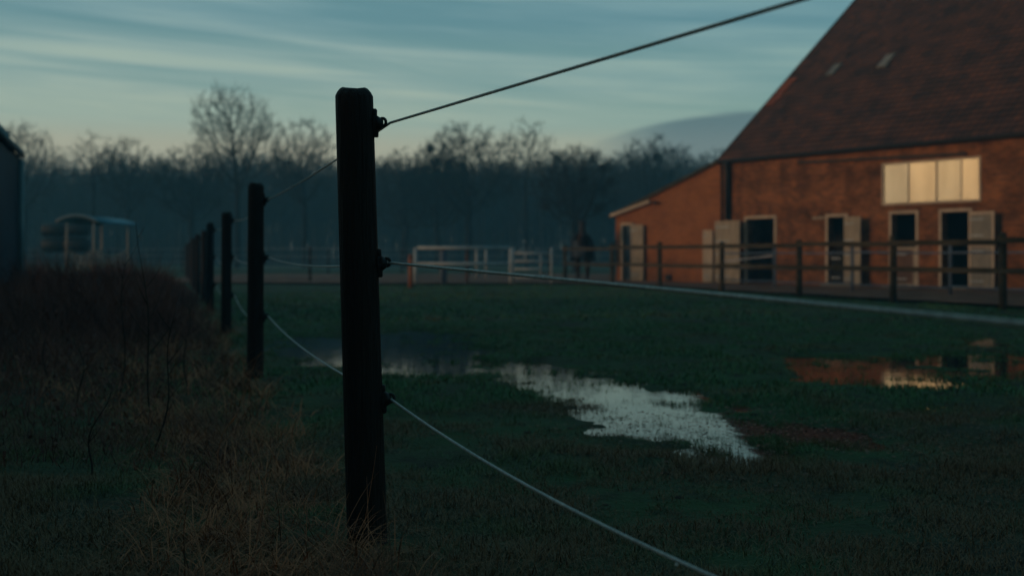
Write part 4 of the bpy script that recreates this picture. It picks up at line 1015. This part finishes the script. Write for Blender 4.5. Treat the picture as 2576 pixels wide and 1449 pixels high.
tree(1, 765, 285, 88, 'second tall bare tree, just left of the nearest post', .95, 2.0)
tree(2, 1178, 296, 90, 'broad bare tree right of the nearest post, highest crown left of the thin tree', 1.05, 1.0)
tree(3, 1325, 283, 86, 'thin tall sparse bare tree between two broad crowns', 1.0, 0.0)
tree(2, 1446, 358, 70, 'dense spreading dark tree with a clear trunk, left of the horse', 1.10, 3.0)
tree(4, 1640, 330, 105, 'round topped pale tree before the low cloud, left of the barn roof', 1.1, 0.7)
tree(0, 62, 302, 92, 'bare tree beside the roof of the blue shed', .95, 2.6)
tree(3, 232, 318, 90, 'bare tree with a forked top above the hay feeder', 1.1, 1.3)
tree(1, 322, 334, 92, 'bare tree right of the forked one, above the feeder roof end', .9, 4.2)
tree(4, 1100, 350, 92, 'lower bare tree left of the broad crown in the middle', 1.0, 2.2)
tree(4, 1020, 366, 96, 'bare tree right beside the nearest post, low in the skyline', 1.1, 5.0)
tree(2, 480, 352, 96, 'low bare tree left of the tallest one', 1.0, 0.2)
random.seed(99)
k = 0
for row, (Ya, yt, n) in enumerate(((124, 428, 26), (138, 398, 32), (154, 388, 32))):
    for i in range(n):
        x = -120 + (2100 + 240) * (i + random.random() * .8) / n
        y = yt + random.uniform(-26, 24) + (12 if x < 500 else 0) - (0 if x < 1400 else 4)
        tree(random.choice((0, 1, 2, 2, 4)), x, y, Ya + random.uniform(-4, 6), 'bare tree among the even dark row of the far wood', random.uniform(.85, 1.2), group='even row of far woodland trees')
# brushwood and ivy below the crowns
BX = []
for dd_ in range(150):
    dx, dy = rng.uniform(-66, 60), rng.uniform(99, 122); dh = rng.uniform(5.0, 8.6) + (dy - 92) * .10 + (1.6 if rng.random() < .2 else 0); dw = rng.uniform(1.5, 3.3); m_ = 900
    v = rng.normal(size=(m_, 3)); v /= np.linalg.norm(v, axis=1)[:, None]; v *= (rng.random(m_) ** .42)[:, None]
    BX.append(np.stack([dx + v[:, 0] * dw, dy + v[:, 1] * dw, dh * .56 + v[:, 2] * dh * .44], 1))
n0 = 150000; xg = rng.uniform(-68, 62, n0); yg = rng.uniform(102, 124, n0); BX.append(np.stack([xg, yg, rng.random(n0) ** 1.15 * (3.6 + 3.0 * fbm(xg * .25, yg * .1, 3) + (yg - 94) * .07)], 1))
BX = np.concatenate(BX) * 1.34; n = len(BX); X, Y, Z = BX.T
brush = ribbons('woodland_undergrowth', np.stack([X, Y, Z], 1), rng.random(n) * 6.283, .4 + .8 * rng.random(n), .07 + .23 * rng.random(n), rng.random(n) * 2.2, rng.random(n), M['brush'], 1, taper=True, twist=rng.random(n) * 6.283,
        label='dark tangled undergrowth filling the wood below the crowns', cat='undergrowth')
n = 6500; X = rng.uniform(-88, 80, n); Y = rng.uniform(118, 142, n)
ribbons('saplings', np.stack([X, Y, np.zeros(n)], 1), rng.random(n) * 6.283, 5 + 7 * rng.random(n), .06 + .09 * rng.random(n), rng.random(n) * .12, rng.random(n) * .3 - .1, M['twig'], 4, label='dense upright saplings along the edge of the wood', cat='saplings')

# ------------------------------------------------------------------ unseen leafy screen, added to keep the low sun off the near field
n = 30000; tt_ = rng.random(n); X = -9.5 - 2.0 * tt_ + rng.normal(0, .55, n); Y = -22 + 33 * tt_ + rng.normal(0, .4, n)
HH = 4.6 + 1.6 * fbm(Y * .5, X * 0 + 2, 3); Z = HH * rng.random(n) ** .9
ribbons('added_hedge', np.stack([X, Y, Z], 1), rng.random(n) * 6.283, .25 + .3 * rng.random(n), .12 + .16 * rng.random(n), rng.random(n) * 2.2, rng.random(n), M['brush'], 1, taper=False, twist=rng.random(n) * 6.283,
        label='unseen leafy screen added left of the viewer to shade the near field', cat='added_hedge')

# ------------------------------------------------------------------ evening haze
hm = bpy.data.materials.new('haze'); hm.use_nodes = True; ht = hm.node_tree; ht.nodes.clear()
ho = ht.nodes.new('ShaderNodeOutputMaterial'); pv = ht.nodes.new('ShaderNodeVolumePrincipled'); pv.inputs['Density'].default_value = 0.0022
pv.inputs['Color'].default_value = (0.26, 0.74, 1.0, 1); pv.inputs['Anisotropy'].default_value = 0.0; ht.links.new(pv.outputs[0], ho.inputs['Volume'])
hz = MB().box(-410, 410, -70, 430, -1.2, 24).build('haze', hm); tag(hz, kind='stuff', label='thin blue evening haze over the field and wood', cat='haze')
